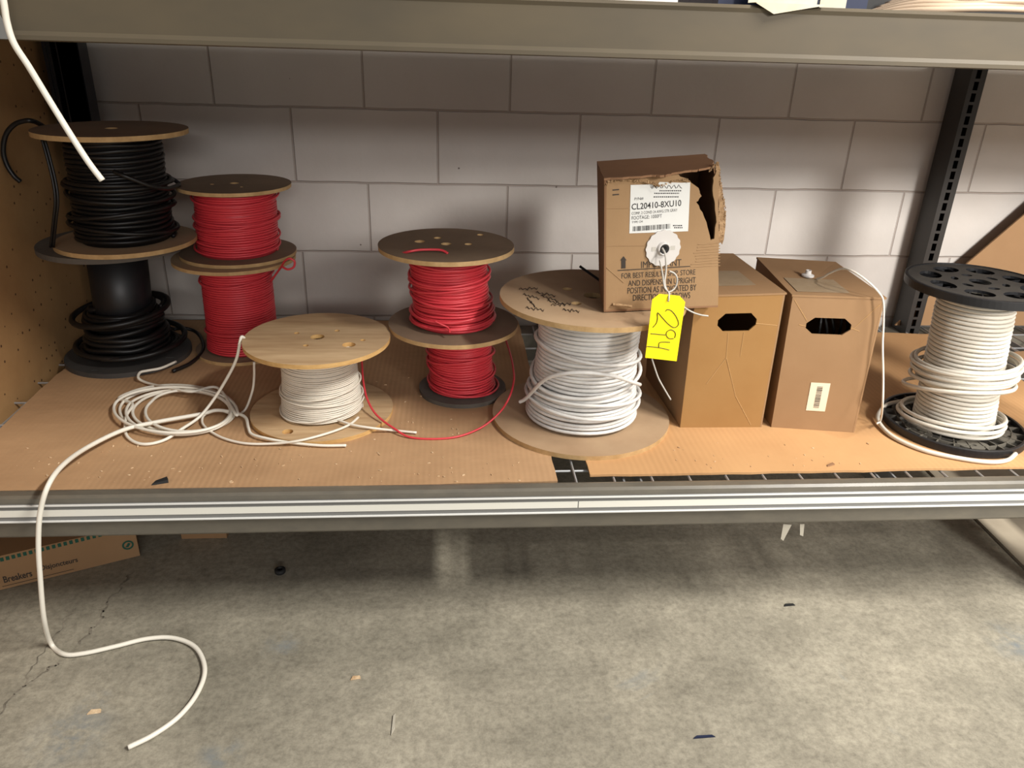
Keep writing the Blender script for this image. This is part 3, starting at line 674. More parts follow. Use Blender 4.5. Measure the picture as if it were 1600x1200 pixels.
# first handled box
yb = -.747
f1 = Face(onz(1062.7, 668, SH), onz(1190, 667.5, SH), ony(1227, 460, -.752), ony(1087, 464, -.752))
up = lambda p, z: Vector((p[0], p[1], z))
bk = lambda x, y, z: Vector((x, y, z))
b1, T1, top1 = carton('cardboard_box', 'tan box with an empty dark hand hole, next to the large spool', f1, bk(1.365, -.45, SH), bk(1.556, -.45, SH), bk(1.548, -.46, SH + .334), bk(1.352, -.46, SH + .334), MT['cardboard_tan'], MT['cardboard_brown'], oct_hole(.285, .725, .745, .875), 'handled cardboard boxes')
f2 = Face(onz(1205, 667.5, SH), onz(1334.7, 676, SH), ony(1382.7, 467.5, -.785), ony(1238.7, 463, -.758))
b2, T2, top2 = carton('cardboard_box', 'brown box with a small barcode label, beside the black plastic spool', f2, bk(1.612, -.46, SH), bk(1.800, -.48, SH), bk(1.795, -.50, SH + .326), bk(1.601, -.49, SH + .333), MT['cardboard_brown'], MT['cardboard_brown'], oct_hole(.20, .70, .735, .855), 'handled cardboard boxes')
# creases, labels, spouts
def label_on(face, u0, u1, v0, v1, m, root, T, name='paper_label', off=.0042):
    mb = MB(); mb.hexa(face.rect(u0, u1, v0, v1, off, off + .0005)); return child(mb.build(name, m, root), T)
child(label_on(top1, .2, .78, .18, .52, MT['paper_dull'], b1, T1), T1)
child(label_on(top2, .08, .66, .08, .42, MT['paper_dull'], b2, T2), T2)
lab = label_on(f2, .375, .60, .155, .375, MT['cream_label'], b2, T2, off=.0003); lab['label'] = 'small cream barcode label'
child(barcode(f2, .455, .52, .18, .35, MT['ink'], b2, True, 4, .0009), T2)
cs = MB()
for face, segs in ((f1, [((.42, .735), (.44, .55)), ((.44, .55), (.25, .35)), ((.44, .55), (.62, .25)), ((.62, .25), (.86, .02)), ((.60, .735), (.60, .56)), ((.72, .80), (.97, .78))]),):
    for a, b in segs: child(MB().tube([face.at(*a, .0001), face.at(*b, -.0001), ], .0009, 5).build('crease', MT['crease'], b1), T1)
cs = MB()
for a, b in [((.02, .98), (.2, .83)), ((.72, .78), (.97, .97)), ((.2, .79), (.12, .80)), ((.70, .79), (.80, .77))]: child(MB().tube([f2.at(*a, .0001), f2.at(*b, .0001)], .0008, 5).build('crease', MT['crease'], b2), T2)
# grey wire seen through the hand hole of the second box
iw = MB(); cx = (f2.c[0] + f2.c[1]) / 2
for k in range(9):
    x = cx.x - .055 + k * .016; pts = [Vector((x + .05 + .012 * math.sin(k), cx.y + .06 + .0 * k, SH + .19)), Vector((x + .04, cx.y + .035, SH + .24)), Vector((x + .03 + .012 * math.cos(k * 2), cx.y + .05, SH + .30))]
    iw.tube(smooth_path(pts, 5), .003, 6)
child(iw.build('cable_inside', MT['blackwire'], b2), T2)
def spout(face, u, v, r, root, T, off=.004):
    c = face.at(u, v, off); ex = (face.at(u + .01, v) - face.at(u - .01, v)).normalized(); n = face.n; ey = n.cross(ex)
    vv, ff = lathe([(r, 0), (r, .003), (r * .5, .006), (r * .45, .014), (r * .28, .014), (r * .28, 0)], 28)
    return child(obj('dispenser_spout', [c + ex * x + ey * y + n * z for x, y, z in vv], ff, MT['whiteplastic'], root, False), T)
spout(top2, .40, .50, .014, b2, T2)
spout(top1, .22, .62, .014, b1, T1)
cw = wire('loose_wire', [ony(1276, 436, -.66), ony(1286, 433, -.68), ony(1296, 427, -.70), ony(1315, 420, -.73), ony(1333, 424, -.76), ony(1355, 439, -.785), ony(1373, 457, -.80), ony(1380, 471, -.805), ony(1380.5, 503, -.805), ony(1379, 540, -.81), ony(1380, 593, -.82), ony(1379, 633, -.83), S(1376, 656, .022), S(1370, 662, .018)], .0023, MT['whitewire'], b2)
child(cw, T2); cw['label'] = 'thin white wire hanging down from the spout'

# torn box on the large spool
ztb = SH + .3065
K = 4.2857
q5 = lambda x, y: (900 + x / K, 220 + y / K)
bl, br = onz(*q5(187, 1146), ztb), onz(*q5(950, 1114), ztb)
tl, tr = ony(*q5(190, 262), bl.y - .002), ony(*q5(966, 190), br.y)
f3 = Face(bl, br, tr, tl)
def uv3(x, y):
    p = q5(x, y); d = ray(*p); t = (f3.c[0] - CAM).dot(f3.n) / d.dot(f3.n); P_ = CAM + d * t
    u = v = .5
    for _ in range(20):
        e = P_ - f3.at(u, v); du = f3.at(u + .01, v) - f3.at(u, v); dv = f3.at(u, v + .01) - f3.at(u, v)
        u += .01 * e.dot(du) / du.dot(du); v += .01 * e.dot(dv) / dv.dot(dv)
    return u, v
rg = random.Random(3)
def rag(poly, amt=.012, k=3):
    out = []
    for i in range(len(poly)):
        a, b = Vector(poly[i]), Vector(poly[(i + 1) % len(poly)])
        for j in range(k):
            p = a.lerp(b, j / k)
            if j: p += Vector((rg.uniform(-amt, amt), rg.uniform(-amt, amt)))
            out.append((p.x, p.y))
    return out
b3 = thing('cardboard_box', 'damaged printed cardboard box with a torn corner standing on the large spool', 'box', (bl + br) / 2)
T3 = Matrix.Translation(-b3.location)
hole3 = rag([uv3(*p) for p in [(762, 270), (850, 240), (905, 228), (938, 262), (922, 335), (935, 420), (945, 545), (930, 655), (905, 668), (884, 580), (850, 480), (808, 412), (845, 372), (825, 318)]], .008)
dbl, dbr = ony(937, 442, -.66), Vector((1.395, -.60, ztb)); dbl.z = ztb
dtl, dtr = ony(932.7, 255, -.62), ony(1098, 243.5, -.60)
mb = MB(); th = .004
tear = [uv3(*p) for p in [(948, 200), (925, 250), (920, 335), (935, 420), (945, 545), (930, 655), (905, 668), (884, 580), (850, 480), (808, 412), (845, 372), (825, 318), (762, 272)]]
edge = rag([(0, 0), (1, 0), (1, .25), (.995, .62), (.988, .97)] + tear + [(.62, 1.0), (.46, .99), (.2, 1.005), (0, 1)], .006, 3)
v, f, e = f3.plate(edge, [], -th, 0); mb.add(v, f, 0)
for q, holes in (((dbl, bl, tl, dtl), []), ((dbr, dbl, dtl, dtr), []), ((dbl, dbr, br, bl), [])):
    fc = Face(*q); v, f, e = fc.plate([(0, 0), (1, 0), (1, 1), (0, 1)], holes, -th, 0); mb.add(v, f, 1)
fc = Face(br, dbr, dtr, tr); v, f, e = fc.plate(rag([(0, 0), (1, 0), (1, 1), (.25, .98), (.1, .9), (.04, .6)], .02, 5), [], -th, 0); mb.add(v, f, 1)
child(mb.build('body', MT['cardboard'], b3, False, [MT['cardboard'], MT['cardboard_dark']]), T3)
ft = Face(tl, tr, dtr, dtl)
t3 = MB(); v, f, e = ft.plate(rag([(-.005, -.03), (.2, -.06), (.42, -.10), (.5, -.16), (.62, -.05), (.75, -.02), (.88, .03), (.97, .16), (1.01, .40), (1.02, 1), (0, 1)], .02, 5), [], 0, .004); t3.add(v, f)
o = child(t3.build('top_flap', MT['cardboard_dark'], b3), T3)
# ragged liner along the torn edges
def ragged(path, w, n=46, seed=1, name='torn_edge'):
    r_ = random.Random(seed); mb = MB(); P = smooth_path(path, 10); N = len(P)
    for i in range(N - 1):
        for k in range(2):
            c = P[i].lerp(P[i + 1], r_.random()); s = w * r_.uniform(.25, 1.0)
            dv = [Vector((r_.uniform(-1, 1), r_.uniform(-1, .4), r_.uniform(-1, 1))) * s for _ in range(3)]
            a = [c + d_ for d_ in dv]; nn = (a[1] - a[0]).cross(a[2] - a[0]).normalized() * .0009
            mb.add([p - nn for p in a] + [p + nn for p in a], [(0, 2, 1), (3, 4, 5), (0, 1, 4, 3), (1, 2, 5, 4), (2, 0, 3, 5)])
    return child(mb.build(name, MT['torn'], b3), T3)
yq = br.y
sp_l = [q5(*p) for p in [(930, 160), (938, 240), (944, 330), (950, 450), (955, 560), (948, 672)]]
sp_r = [q5(*p) for p in [(950, 142), (962, 240), (974, 330), (992, 420), (996, 550), (974, 690)]]
lp = sp_l + sp_r[::-1]; lp = [ony(px, py, yq + .012) for px, py in lp]
lp2 = rag([(p.x, p.z) for p in lp], .0022, 4); v, f, e = slab(lp2[::-1], [], 0, 1)
child(obj('torn_flap', [Vector((x, yq + (.012 if z < .5 else .007), y)) for x, y, z in v], f, MT['torn'], b3), T3)
ragged([ony(*q5(x, y), yq + .008) for x, y in ((890, 205), (930, 165), (950, 150), (963, 250), (976, 340), (992, 430), (995, 540), (976, 680))], .0035, seed=2)
ragged([ony(*q5(x, y), yq + .006) for x, y in ((935, 330), (948, 420), (955, 540), (942, 650), (900, 672), (850, 690))], .0032, seed=3)
ragged([ony(*q5(195, 300), bl.y - .003), ony(*q5(240, 268), bl.y - .002), ony(*q5(400, 268), bl.y), ony(*q5(530, 285), bl.y), ony(*q5(560, 300), bl.y), ony(*q5(700, 258), bl.y + .01), ony(*q5(760, 268), bl.y + .015)], .0035, seed=4)
# reel inside the box
v, f = lathe([(.10, 0), (.10, .006), (.055, .006), (.055, .14), (.10, .14), (.10, .146), (.03, .146), (.03, 0)], 40)
cc = (bl + br + dbl + dbr) / 4 + Vector((.0, .0, .02)); child(obj('inner_reel', [Vector(p) * .66 + cc + Vector((.02, .0, .04)) for p in v], f, MT['blackplastic'], b3, True), T3)
# printing
U = lambda x: uv3(x, 700)[0]
V = lambda y: uv3(560, y)[1]
def print3(t, x0, x1, y0, y1, m=MT['ink'], off=.0006, bold=.0): 
    a = uv3(x0, (y0 + y1) / 2); b = uv3(x1, (y0 + y1) / 2); c = uv3((x0 + x1) / 2, y0); d = uv3((x0 + x1) / 2, y1)
    o = text(t, f3, a[0], b[0], d[1], c[1], m, b3, off=off, bold=bold); return child(o, T3)
print3('IMPORTANT', 437, 706, 800, 845)
print3('FOR BEST RESULTS, SHIP, STORE', 305, 800, 874, 915)
print3('AND DISPENSE IN UPRIGHT', 350, 802, 924, 962)
print3('POSITION AS INDICATED BY', 345, 806, 972, 1012)
print3('DIRECTIONAL ARROWS', 382, 765, 1022, 1062)
pr = MB()
u0, v0 = uv3(278, 868); u1, v1 = uv3(765, 850); child(MB().hexa(f3.rect(u0, u1, v0 - .003, v0 + .003, .0004, .0008)).build('printed_line', MT['ink'], b3), T3)
a0 = uv3(303, 855); a1 = uv3(332, 800); pr.hexa(f3.rect(a0[0], a1[0], a0[1], a1[1], .0004, .0008))
h0_, h1_ = uv3(296, 800), uv3(339, 800); ap = uv3(318, 772)
pr.add([f3.at(h0_[0], h0_[1], .0008), f3.at(h1_[0], h1_[1], .0008), f3.at(ap[0], ap[1], .0008)], [(0, 1, 2)])
for yy in (330, 362):
    g0, g1 = uv3(245, yy), uv3(288, yy); child(MB().hexa(f3.rect(g0[0], g1[0], g0[1] - .004, g0[1] + .004, .0004, .0008)).build('printed_line', MT['ink'], b3), T3)
child(pr.build('printed_arrow', MT['ink'], b3), T3)
L0, L1 = uv3(358, 620), uv3(764, 288)
lo_ = [uv3(357, 620), uv3(752, 606), uv3(768, 280), uv3(705, 282), uv3(560, 276), uv3(535, 318), uv3(510, 292), uv3(366, 296)]
v, f, e = slab(lo_, [], 0, 1); child(obj('paper_label', [f3.at(x, y, .0003 if z < .5 else .0009) for x, y, z in v], f, MT['paper'], b3), T3)['label'] = 'white shipping label'
print3('P/N#', 392, 452, 378, 398, MT['ink_dk'], .0012, .0)
print3('CL20410-8XU10', 372, 706, 408, 450, MT['ink_dk'], .0012, .012)
print3('COMP, 2 COND 24 AWG STR GRAY', 373, 680, 466, 488, MT['ink_dk'], .0012)
print3('FOOTAGE: 1000FT', 373, 576, 498, 522, MT['ink_dk'], .0012, .0)
print3('TYPE CM', 373, 446, 536, 550, MT['ink_dk'], .0012)
g0, g1 = uv3(380, 606), uv3(630, 556); child(barcode(f3, g0[0], g1[0], g0[1], g1[1], MT['ink_dk'], b3, False, 8, .0011), T3)
for rows in (((568, 650, 720), (582, 658, 714)), ((352, 525, 700), (335, 560, 705), (376, 520, 690))):
    sm = MB()
    for y_, x0_, x1_ in rows:
        x = x0_
        while x < x1_ - 6:
            w = rg.uniform(5, 12); g0, g1 = uv3(x, y_ + 4), uv3(x + w, y_ - 4); sm.hexa(f3.rect(g0[0], g1[0], g0[1], g1[1], .0010, .0013)); x += w + 4
    child(sm.build('small_print', MT['ink_dk'], b3), T3)
sc_ = MB()
pts = [uv3(500 + 10 * k, 308 + 13 * math.sin(k * 1.9)) for k in range(22)]; sc_.tube([f3.at(u, v, .0012) for u, v in pts], .0006, 5)
child(sc_.build('script_lettering', MT['ink_dk'], b3), T3)
# corrugation ridges at lower right
def crease3(a, b, r, n=6):
    u0, v0 = uv3(*a); u1, v1 = uv3(*b)
    child(MB().tube([f3.at(u0 + (u1 - u0) * k / n, v0 + (v1 - v0) * k / n + (rg.uniform(-.002, .002) if n > 2 else 0), .0001) for k in range(n + 1)], r, 5).build('crease', MT['cardboard'], b3), T3)
for y_ in range(690, 860, 19): crease3((760 + rg.uniform(0, 60), y_ + 6), (966, y_ - 6), .0010)
crease3((200, 455), (350, 452), .0008, 2); crease3((200, 705), (480, 702), .0008, 2); crease3((205, 850), (320, 950), .0011, 2)
# spout with scalloped rim
su, sv = uv3(581, 718); c0 = f3.at(su, sv, .001); ex = (f3.at(su + .01, sv) - f3.at(su - .01, sv)).normalized(); ey = f3.n.cross(ex)
rr = (f3.at(*uv3(695, 715)) - f3.at(su, sv)).length
outer = [(rr * (1 + .025 * math.cos(16 * a)) * math.cos(a), rr * (1 + .025 * math.cos(16 * a)) * math.sin(a)) for a in [2 * math.pi * k / 96 for k in range(96)]]
v, f, e = slab(outer, [circ(rr * .27, 28)], 0, .003)
sp = child(obj('dispenser_spout', [c0 + ex * x + ey * y + f3.n * z for x, y, z in v], f, MT['whiteplastic'], b3), T3); sp['label'] = 'round white dispenser spout'
v, f = lathe([(rr * .38, .003), (rr * .34, .010), (rr * .27, .010), (rr * .25, .002)], 32, False); child(obj('spout_collar', [c0 + ex * x + ey * y + f3.n * z for x, y, z in v], f, MT['whiteplastic'], sp, True), Matrix())
v, f = lathe([(rr * .28, .004), (rr * .26, .0095), (rr * .14, .007), (0.0005, .004)], 28, False); child(obj('spout_bore', [c0 + ex * x + ey * y + f3.n * z for x, y, z in v], f, MT['rubber'], sp, True), Matrix())
for sg in (-1, 1):
    x0_, x1_ = sorted((sg * rr * .42, sg * rr * .68))
    MB().hexa([c0 + ex * x + ey * y + f3.n * z for z in (.0031, .0036) for x, y in ((x0_, -rr * .12), (x1_, -rr * .12), (x1_, rr * .12), (x0_, rr * .12))]).build('spout_slot', MT['cord'], sp)
q8 = lambda x, y, yy: ony(940 + x / 6.315, 380 + y / 6.315, yy)
child(wire('cable_end', [q8(600, 50, yq - .03), q8(625, 100, yq - .045), q8(636, 180, yq - .05), q8(634, 280, yq - .05), q8(622, 380, yq - .055), q8(640, 460, yq - .06), q8(675, 505, yq - .07)], .0021, MT['cord'], b3), T3)
child(wire('tape_scrap', [ony(*q5(245, 1095), bl.y - .002), ony(*q5(300, 1100), bl.y - .002), ony(*q5(372, 1110), bl.y - .002)], .003, MT['torn'], b3), T3)
# cable stub poking out behind the box
o = wire('cable_stub', [ony(906, 416, -.60), ony(910, 419, -.60), ony(934, 436, -.60), ony(945, 445, -.60)], .003, MT['rubber'], b3); child(o, T3)

# yellow tag hanging from the spout
yt = -0.908
tp = [(500, 555), (570, 500), (770, 520), (825, 580), (740, 1165), (430, 1130)]
P3 = [q8(x, y, yt) for x, y in tp]
tg = thing('paper_tag', 'yellow card tag marked 294 hanging in front of the torn box', 'tag', P3[1])
TT = Matrix.Translation(-tg.location)
hc = q8(658, 572, yt)
out2 = [(p.x, p.z) for p in P3][::-1]
v, f, e = slab(out2, [circ(.0022, 14, hc.x, hc.z)], 0, 1)
child(obj('tag_card', [Vector((x, yt + (.0008 if z < .5 else 0), y)) for x, y, z in v], f, MT['yellow'], tg), TT)
dg = MB()
for st in ([(630, 672), (650, 655), (690, 668), (735, 722), (760, 790), (740, 825), (705, 830), (650, 790), (600, 735), (553, 686), (552, 740), (540, 790), (505, 832)],
           [(720, 935), (730, 900), (715, 868), (680, 855), (645, 875), (640, 910), (665, 940), (710, 942)], [(640, 905), (590, 902), (530, 896), (484, 892)],
           [(676, 978), (620, 975), (575, 980), (565, 1000), (566, 1032)], [(450, 1018), (520, 1024), (600, 1036), (668, 1054)]):
    dg.tube(smooth_path([q8(x, y, yt - .0006) for x, y in st], 5), .00085, 6)
o = child(dg.build('handwritten_number', MT['pen'], tg), TT)
for pts in ([(575, 170, .012), (600, 300, .015), (620, 430, .012), (660, 485, .006), (664, 530, -.002), (660, 570, -.003)], [(668, 275, .012), (720, 300, .010), (745, 350, .010), (735, 420, .010), (700, 465, .008), (655, 485, .006)], [(680, 520, .002), (780, 600, .004), (830, 642, .006), (900, 682, .006), (980, 708, .004), (1052, 718, .003)], [(497, 1140, .004), (515, 1200, .006), (560, 1330, .010), (620, 1440, .012), (682, 1545, .012)]):
    child(wire('tie_wire', [q8(x, y, yt + d_) for x, y, d_ in pts], .0016, MT['cord'], tg), TT)

# ================================================================== loose white cables
k1 = [onz(200, 1168, .006), onz(240, 1148, .006), onz(280, 1119, .006), onz(309, 1082, .006), onz(320, 1045, .006), onz(306, 1012, .006), onz(272, 997, .006), onz(230, 998, .006), onz(180, 1010, .006), onz(130, 1021, .006), onz(100, 1022, .006), onz(80, 1006, .008),
      ony(69, 968, -1.045), ony(63, 905, -1.05), ony(60, 850, -1.05), ony(63, 800, -1.045), ony(76, 757, -1.03), S(100, 725, .05), S(140, 697, .03), S(195, 671, .018), S(247, 659, .016), S(314, 647, .016), S(340, 641, .014), S(370, 646, .010), S(384, 653, .008), S(388, 668, .007), S(393, 678, .007), S(412, 684, .009), S(450, 691, .007), S(500, 696, .006), S(541, 696, .006)]
k1r = [.0047] * 200 + [.0047 - .0016 * min(1, i / 60) for i in range(200)]; k1r = k1r[:(len(k1) - 1) * 10 + 1]
tag(wire('white_cable', k1, k1r, MT['whitecable'], None, 10, 10, ), 'long white cable running from the shelf coil over the beam onto the floor', 'cable')
cc = S(276, 642); k2 = [ony(384, 531, -.66), ony(378, 526, -.665), ony(375, 534, -.67), ony(370, 559, -.675), ony(358, 585, -.68), ony(336, 621, -.69), S(312, 651, .022), S(283, 671, .014), S(258, 687, .006), S(230, 694, .005), S(209, 690, .005), S(196, 676, .006), S(197.5, 650, .010), S(207, 631, .012)]
loops = [(272, 641, 97, 40), (278, 640, 90, 36), (285, 643, 76, 32), (280, 645, 84, 36), (292, 641, 62, 30), (272, 642, 98, 37)]
for li, (cx_, cy_, ax_, ay_) in enumerate(loops):
    for k in range(20):
        a = math.pi * 1.15 + 2 * math.pi * k / 20; nx = loops[min(li + 1, len(loops) - 1)]; t = k / 20
        X_ = cx_ + (nx[0] - cx_) * t; Y_ = cy_ + (nx[1] - cy_) * t; A_ = ax_ + (nx[2] - ax_) * t; B_ = ay_ + (nx[3] - ay_) * t
        k2.append(S(X_ + A_ * math.cos(a), Y_ + B_ * math.sin(a), .004 + .003 * li + .002 * math.sin(a * 2 + li)))
        if li == len(loops) - 1 and k > 8: break
k2 += [S(340, 606, .02), S(300, 612, .022), S(270, 607, .018), S(240, 601, .008), S(224, 596, .006), S(216, 590, .012), S(219, 582, .018), S(231, 579, .019), S(252, 575, .019), S(275, 565, .020)]
tag(wire('white_cable', k2, .0034, MT['whitecable'], None, 6, 8), 'coil of thin white cable lying on the cardboard left of the white spool', 'cable')
k3 = [ony(-12, -60, -1.03), ony(4, -5, -1.03), ony(11, 35, -1.03), ony(22, 68, -1.03), ony(45, 104, -1.025), ony(76, 155, -1.02), ony(110, 210, -1.02), ony(138, 253, -1.02), ony(160, 282, -1.02)]
tag(wire('white_cable', k3, .0048, MT['whitecable'], None, 10, 10), 'white cable end dangling from the upper beam in front of the black spools', 'cable')

# ================================================================== on the upper shelf
mb = MB(); z_ = zb + .035
x0_, x1_ = ony(1130, 5, -.97).x, ony(1368, 5, -.97).x
mb.box((x0_, -.944, z_), (x1_, -.70, z_ + .16)); ub_ = mb.build('printed_box', MT['navy']); tag(ub_, 'navy printed box on the upper shelf behind white paper', 'box')
mb = MB(); pw0, pw1 = ony(1292, 5, -.971).x, ony(1334, 5, -.971).x; mb.box((pw0, -.9455, z_ + .01), (pw1, -.944, z_ + .12)); o = mb.build('white_panel', MT['dim_paper'], ub_)
pp = [ony(1181, 8, -1.008), ony(1209, 22, -1.010), ony(1292, 7, -1.008)]
pb = [Vector((p.x, -.972, zt + .004)) for p in (pp[0], pp[2])]; pu = [Vector((p.x, -.9715, zt + .07)) for p in (pp[0], pp[2])]
top_a, top_b = Vector((pp[0].x, -1.0075, zt + .0035)), Vector((pp[2].x, -1.0075, zt + .0035))
v = [top_a, pp[1], top_b, pb[0], pb[1], pu[0], pu[1]]
off = Vector((0, .0006, .0008)); n = len(v); fs = [(0, 1, 2), (3, 0, 2, 4), (5, 3, 4, 6)]
tag(obj('paper_sheet', v + [p + off for p in v], fs + [tuple(i + n for i in q[::-1]) for q in fs], MT['dim_paper']), 'white paper sheet drooping over the upper beam', 'paper')
for i in range(7):
    a, b = ony(1420 + 14 * i, 14 - 2 * i, -.955), ony(1640, 14 - 1.8 * i, -.95)
    zz = z_ + .004 + .007 * i
    pts = [Vector((a.x - .05, -.835, zz + .02)), Vector((a.x, -.90, zz + .04)), Vector((a.x + .06, -.945 + .003 * (i % 3), zt + .006 + .006 * i)), Vector((a.x + .18, -.955 + .004 * (i % 2), zt + .010 + .006 * i)), Vector((a.x + .4, -.94, zt + .006 + .006 * i)), Vector((a.x + .6, -.84, zz + .03))]
    o = wire('cream_cable', pts, .0048, MT['creamcable']); tag(o, 'cream cable in the bundle on the upper shelf at the right', 'cable', 'cream cables on the upper shelf')
mb = MB(); xx0 = ony(1372, 5, -.9).x; mb.box((xx0, -.80, z_), (xx0 + .75, -.5, z_ + .14)); tag(mb.build('dark_box', MT['rubber']), 'dark box on the upper shelf behind the cream cables', 'box')

# ================================================================== below the shelf
fa, fb = onz(-60, 937, 0.001), onz(219, 868, 0.001)
dirv = (fb - fa).normalized(); nrm = Vector((dirv.y, -dirv.x, 0)); hh = .088
fbx = Face(fa, fb, fb + Vector((0, 0, hh)), fa + Vector((0, 0, hh)))
bb_ = thing('breaker_box', 'long brown carton lettered Breakers on the floor below the shelf', 'box', fa); TB = Matrix.Translation(-fa)
back = dirv.cross(Vector((0, 0, 1))) * -1
mb = MB(); wv = back * .20
mb.hexa([fa, fb, fb + wv, fa + wv] + [p + Vector((0, 0, hh)) for p in (fa, fb, fb + wv, fa + wv)])
child(mb.build('body', MT['cardboard_brown'], bb_), TB)
def uvb(px, py):
    d = ray(px, py); t = (fa - CAM).dot(fbx.n) / d.dot(fbx.n); P_ = CAM + d * t; w = (fb - fa)
    return (P_ - fa).dot(w) / w.dot(w), P_.z / hh
sq = MB()
for k in range(22):
    x = 3 + 9 * (k - 0); u_, v_ = uvb(x, 875.5 - x * .251); 
    if x > 160: break
    sq.hexa(fbx.rect(u_ - .0095, u_ + .0095, v_ - .055, v_ + .055, .0004, .0008))
child(sq.build('green_squares', MT['ink_green'], bb_), TB)
u0, v0 = uvb(6, 908); u1, v1 = uvb(50, 896); child(text('Breakers', fbx, u0, u1, v0 - .07, v0 + .13, MT['ink'], bb_, bold=.02), TB)
u0, v0 = uvb(60, 892); u1, v1 = uvb(122, 877); child(text('/ Disjoncteurs', fbx, u0 - .012, u1, v0 - .07, v0 + .13, MT['ink'], bb_, bold=.02), TB)
u0, v0 = uvb(4, 917); u1, _ = uvb(115, 888); ln = MB(); ln.hexa(fbx.rect(u0, u1, v0 - .006, v0 + .006, .0004, .0008)); child(ln.build('printed_line', MT['ink'], bb_), TB)
cu_, cv_ = uvb(200, 852); cpt = fbx.at(cu_, cv_, .0006); ex = dirv
v, f, e = slab(circ(.0125, 32), [circ(.0085, 28)], 0, .0004); child(obj('green_emblem', [cpt + ex * x + Vector((0, 0, 1)) * y + fbx.n * z for x, y, z in v], f, MT['ink_green'], bb_), TB)
v, f, e = slab([(-.006, -.004), (.0, -.006), (.006, .003), (.001, .006), (-.002, .001)], [], 0, .0004); child(obj('green_emblem', [cpt + ex * x + Vector((0, 0, 1)) * y + fbx.n * z for x, y, z in v], f, MT['ink_green'], bb_), TB)
# flattened carton farther back
ca = onz(284, 842, .001); mb = MB(); mb.box((ca.x, ca.y, .001), (ca.x + .11, ca.y + .25, .06)); tag(mb.build('small_carton', MT['cardboard_brown']), 'small brown carton on the floor behind the lower beam', 'box')
# board lying on the floor at the right
g = [onz(1528, 812, .008), onz(1606, 890, .008)]
dv = (g[1] - g[0]).normalized(); g0 = g[0] - dv * .5; g1 = g[1] + dv * .03; sd = Vector((dv.y, -dv.x, 0)); sd = sd if sd.x > 0 else -sd
mb = MB(); q = [g0, g1, g1 + sd * .4, g0 + sd * .4]; q = [Vector((p.x, min(p.y, -.01), 0)) for p in q]
mb.hexa([p + Vector((0, 0, .0005)) for p in q] + [p + Vector((0, 0, .008)) for p in q]); tag(mb.build('floor_board', MT['duskboard']), 'grey board lying on the floor under the right end of the shelf', 'board')
# round black cap and small bits
c = onz(438, 895, 0); v, f = lathe([(.011, .001), (.0125, .003), (.0125, .010), (.009, .012), (.006, .012), (.006, .001)], 24)
tag(obj('rubber_plug', [Vector(p) + c for p in v], f, MT['rubber'], None, True), 'round black rubber plug on the dark floor below the shelf', 'plug')
for (px, py, l, w, m, nm, lb, ct) in [(1233, 946, .014, .004, 'rubber', 'black_scrap', 'short black scrap on the open concrete floor right of centre', 'scrap'), (148, 1113, .012, .006, 'chip', 'wood_chip', 'pale wood chip on the floor inside the white cable bend', 'chip'),
                                 (556, 1060, .010, .005, 'chip', 'wood_chip', 'pale wood chip on open floor near the picture centre-left', 'chip'), (1100, 1152, .022, .003, 'navy', 'blue_scrap', 'thin blue scrap on the floor at the bottom right', 'scrap'), (615, 1132, .003, .026, 'scrap', 'pale_sliver', 'thin pale sliver standing out on the bottom centre floor', 'scrap')]:
    c = onz(px, py, 0); mb = MB(); mb.hexa([c + Vector(p) for p in ((-l, -w, .0006), (l, -w * .4, .0006), (l * .8, w, .0006), (-l * .7, w * .8, .0006), (-l * .9, -w * .9, .003), (l * .9, -w * .3, .0028), (l * .7, w * .9, .003), (-l * .6, w * .7, .0034))]); tag(mb.build(nm, MT[m]), lb, ct)
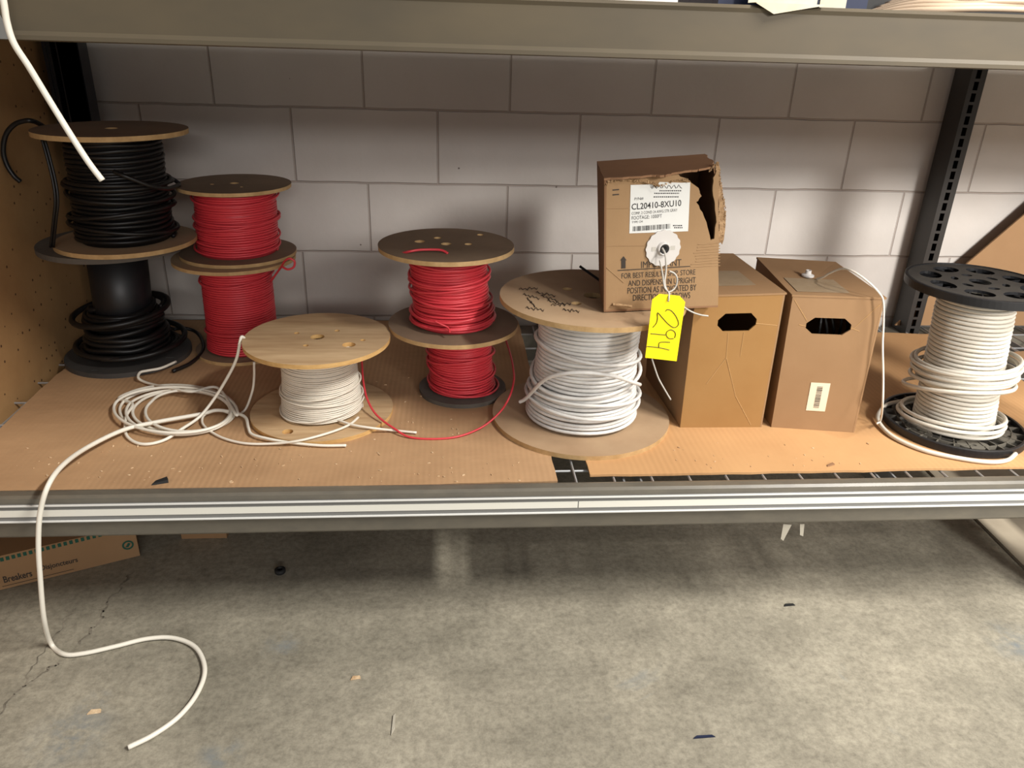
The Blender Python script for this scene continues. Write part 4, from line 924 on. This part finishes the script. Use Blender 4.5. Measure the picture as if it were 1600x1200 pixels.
def on_shelf_chip(px, py, l, w, h, m, nm, lb):
    c = S(px, py, .0004); d = Vector((l, l * .55, 0)); n_ = Vector((-w * .5, w, 0)); mb = MB()
    mb.hexa([c - d - n_ * .3, c + d * .9 - n_, c + d + n_ * .8, c - d * .5 + n_, c - d * .95 - n_ * .2 + Vector((0, 0, h * .3)), c + d * .85 - n_ * .8 + Vector((0, 0, h)), c + d * .9 + n_ * .6 + Vector((0, 0, h * 1.1)), c - d * .4 + n_ * .8 + Vector((0, 0, h * .5))])
    tag(mb.build(nm, MT[m]), lb, 'scrap')
on_shelf_chip(250, 754, .014, .008, .006, 'rubber', 'dark_scrap', 'dark grey scrap near the front edge of the left cardboard liner')
on_shelf_chip(1297, 727, .010, .004, .003, 'cardboard_dark', 'brown_scrap', 'small torn brown scrap on the tan cardboard in front of the boxes')
# wood crumbs on the liners
cb = MB(); rg = random.Random(21)
for k in range(150):
    px, py = (rg.uniform(20, 860), rg.uniform(695, 755)) if k < 95 else ((rg.uniform(560, 760), rg.uniform(590, 700)) if k < 125 else (rg.uniform(1050, 1380), rg.uniform(690, 735)))
    c = S(px, py, .0003); s = rg.uniform(.0012, .0042); a = rg.uniform(0, 6.28); d = Vector((math.cos(a), math.sin(a), 0)) * s; n_ = Vector((-d.y, d.x, 0)) * .4; h = Vector((0, 0, s * .5))
    cb.hexa([c - d, c - n_, c + d, c + n_, c - d * .8 + h, c - n_ * .8 + h, c + d * .8 + h, c + n_ * .8 + h])
tag(cb.build('wood_crumbs', MT['chip']), 'pale wood crumbs scattered over the cardboard liners', 'crumbs', None, 'stuff')
# tape scraps hanging below the lower beam
for nm, pts, lb in (('tape_scrap', [(1224, 819), (1237, 820), (1224, 845), (1220, 842)], 'longer pale tape scrap hanging under the lower beam'), ('tape_scrap', [(1250, 819), (1257, 819), (1255, 838), (1250, 836)], 'shorter pale tape scrap hanging under the lower beam')):
    v = [ony(*p, -1.0) for p in pts]; v2 = [p + Vector((0, .0012, 0)) for p in v]
    tag(obj(nm, v + v2, [(0, 1, 2, 3), (7, 6, 5, 4), (0, 4, 5, 1), (1, 5, 6, 2), (2, 6, 7, 3), (3, 7, 4, 0)], MT['scrap']), lb, 'scrap')
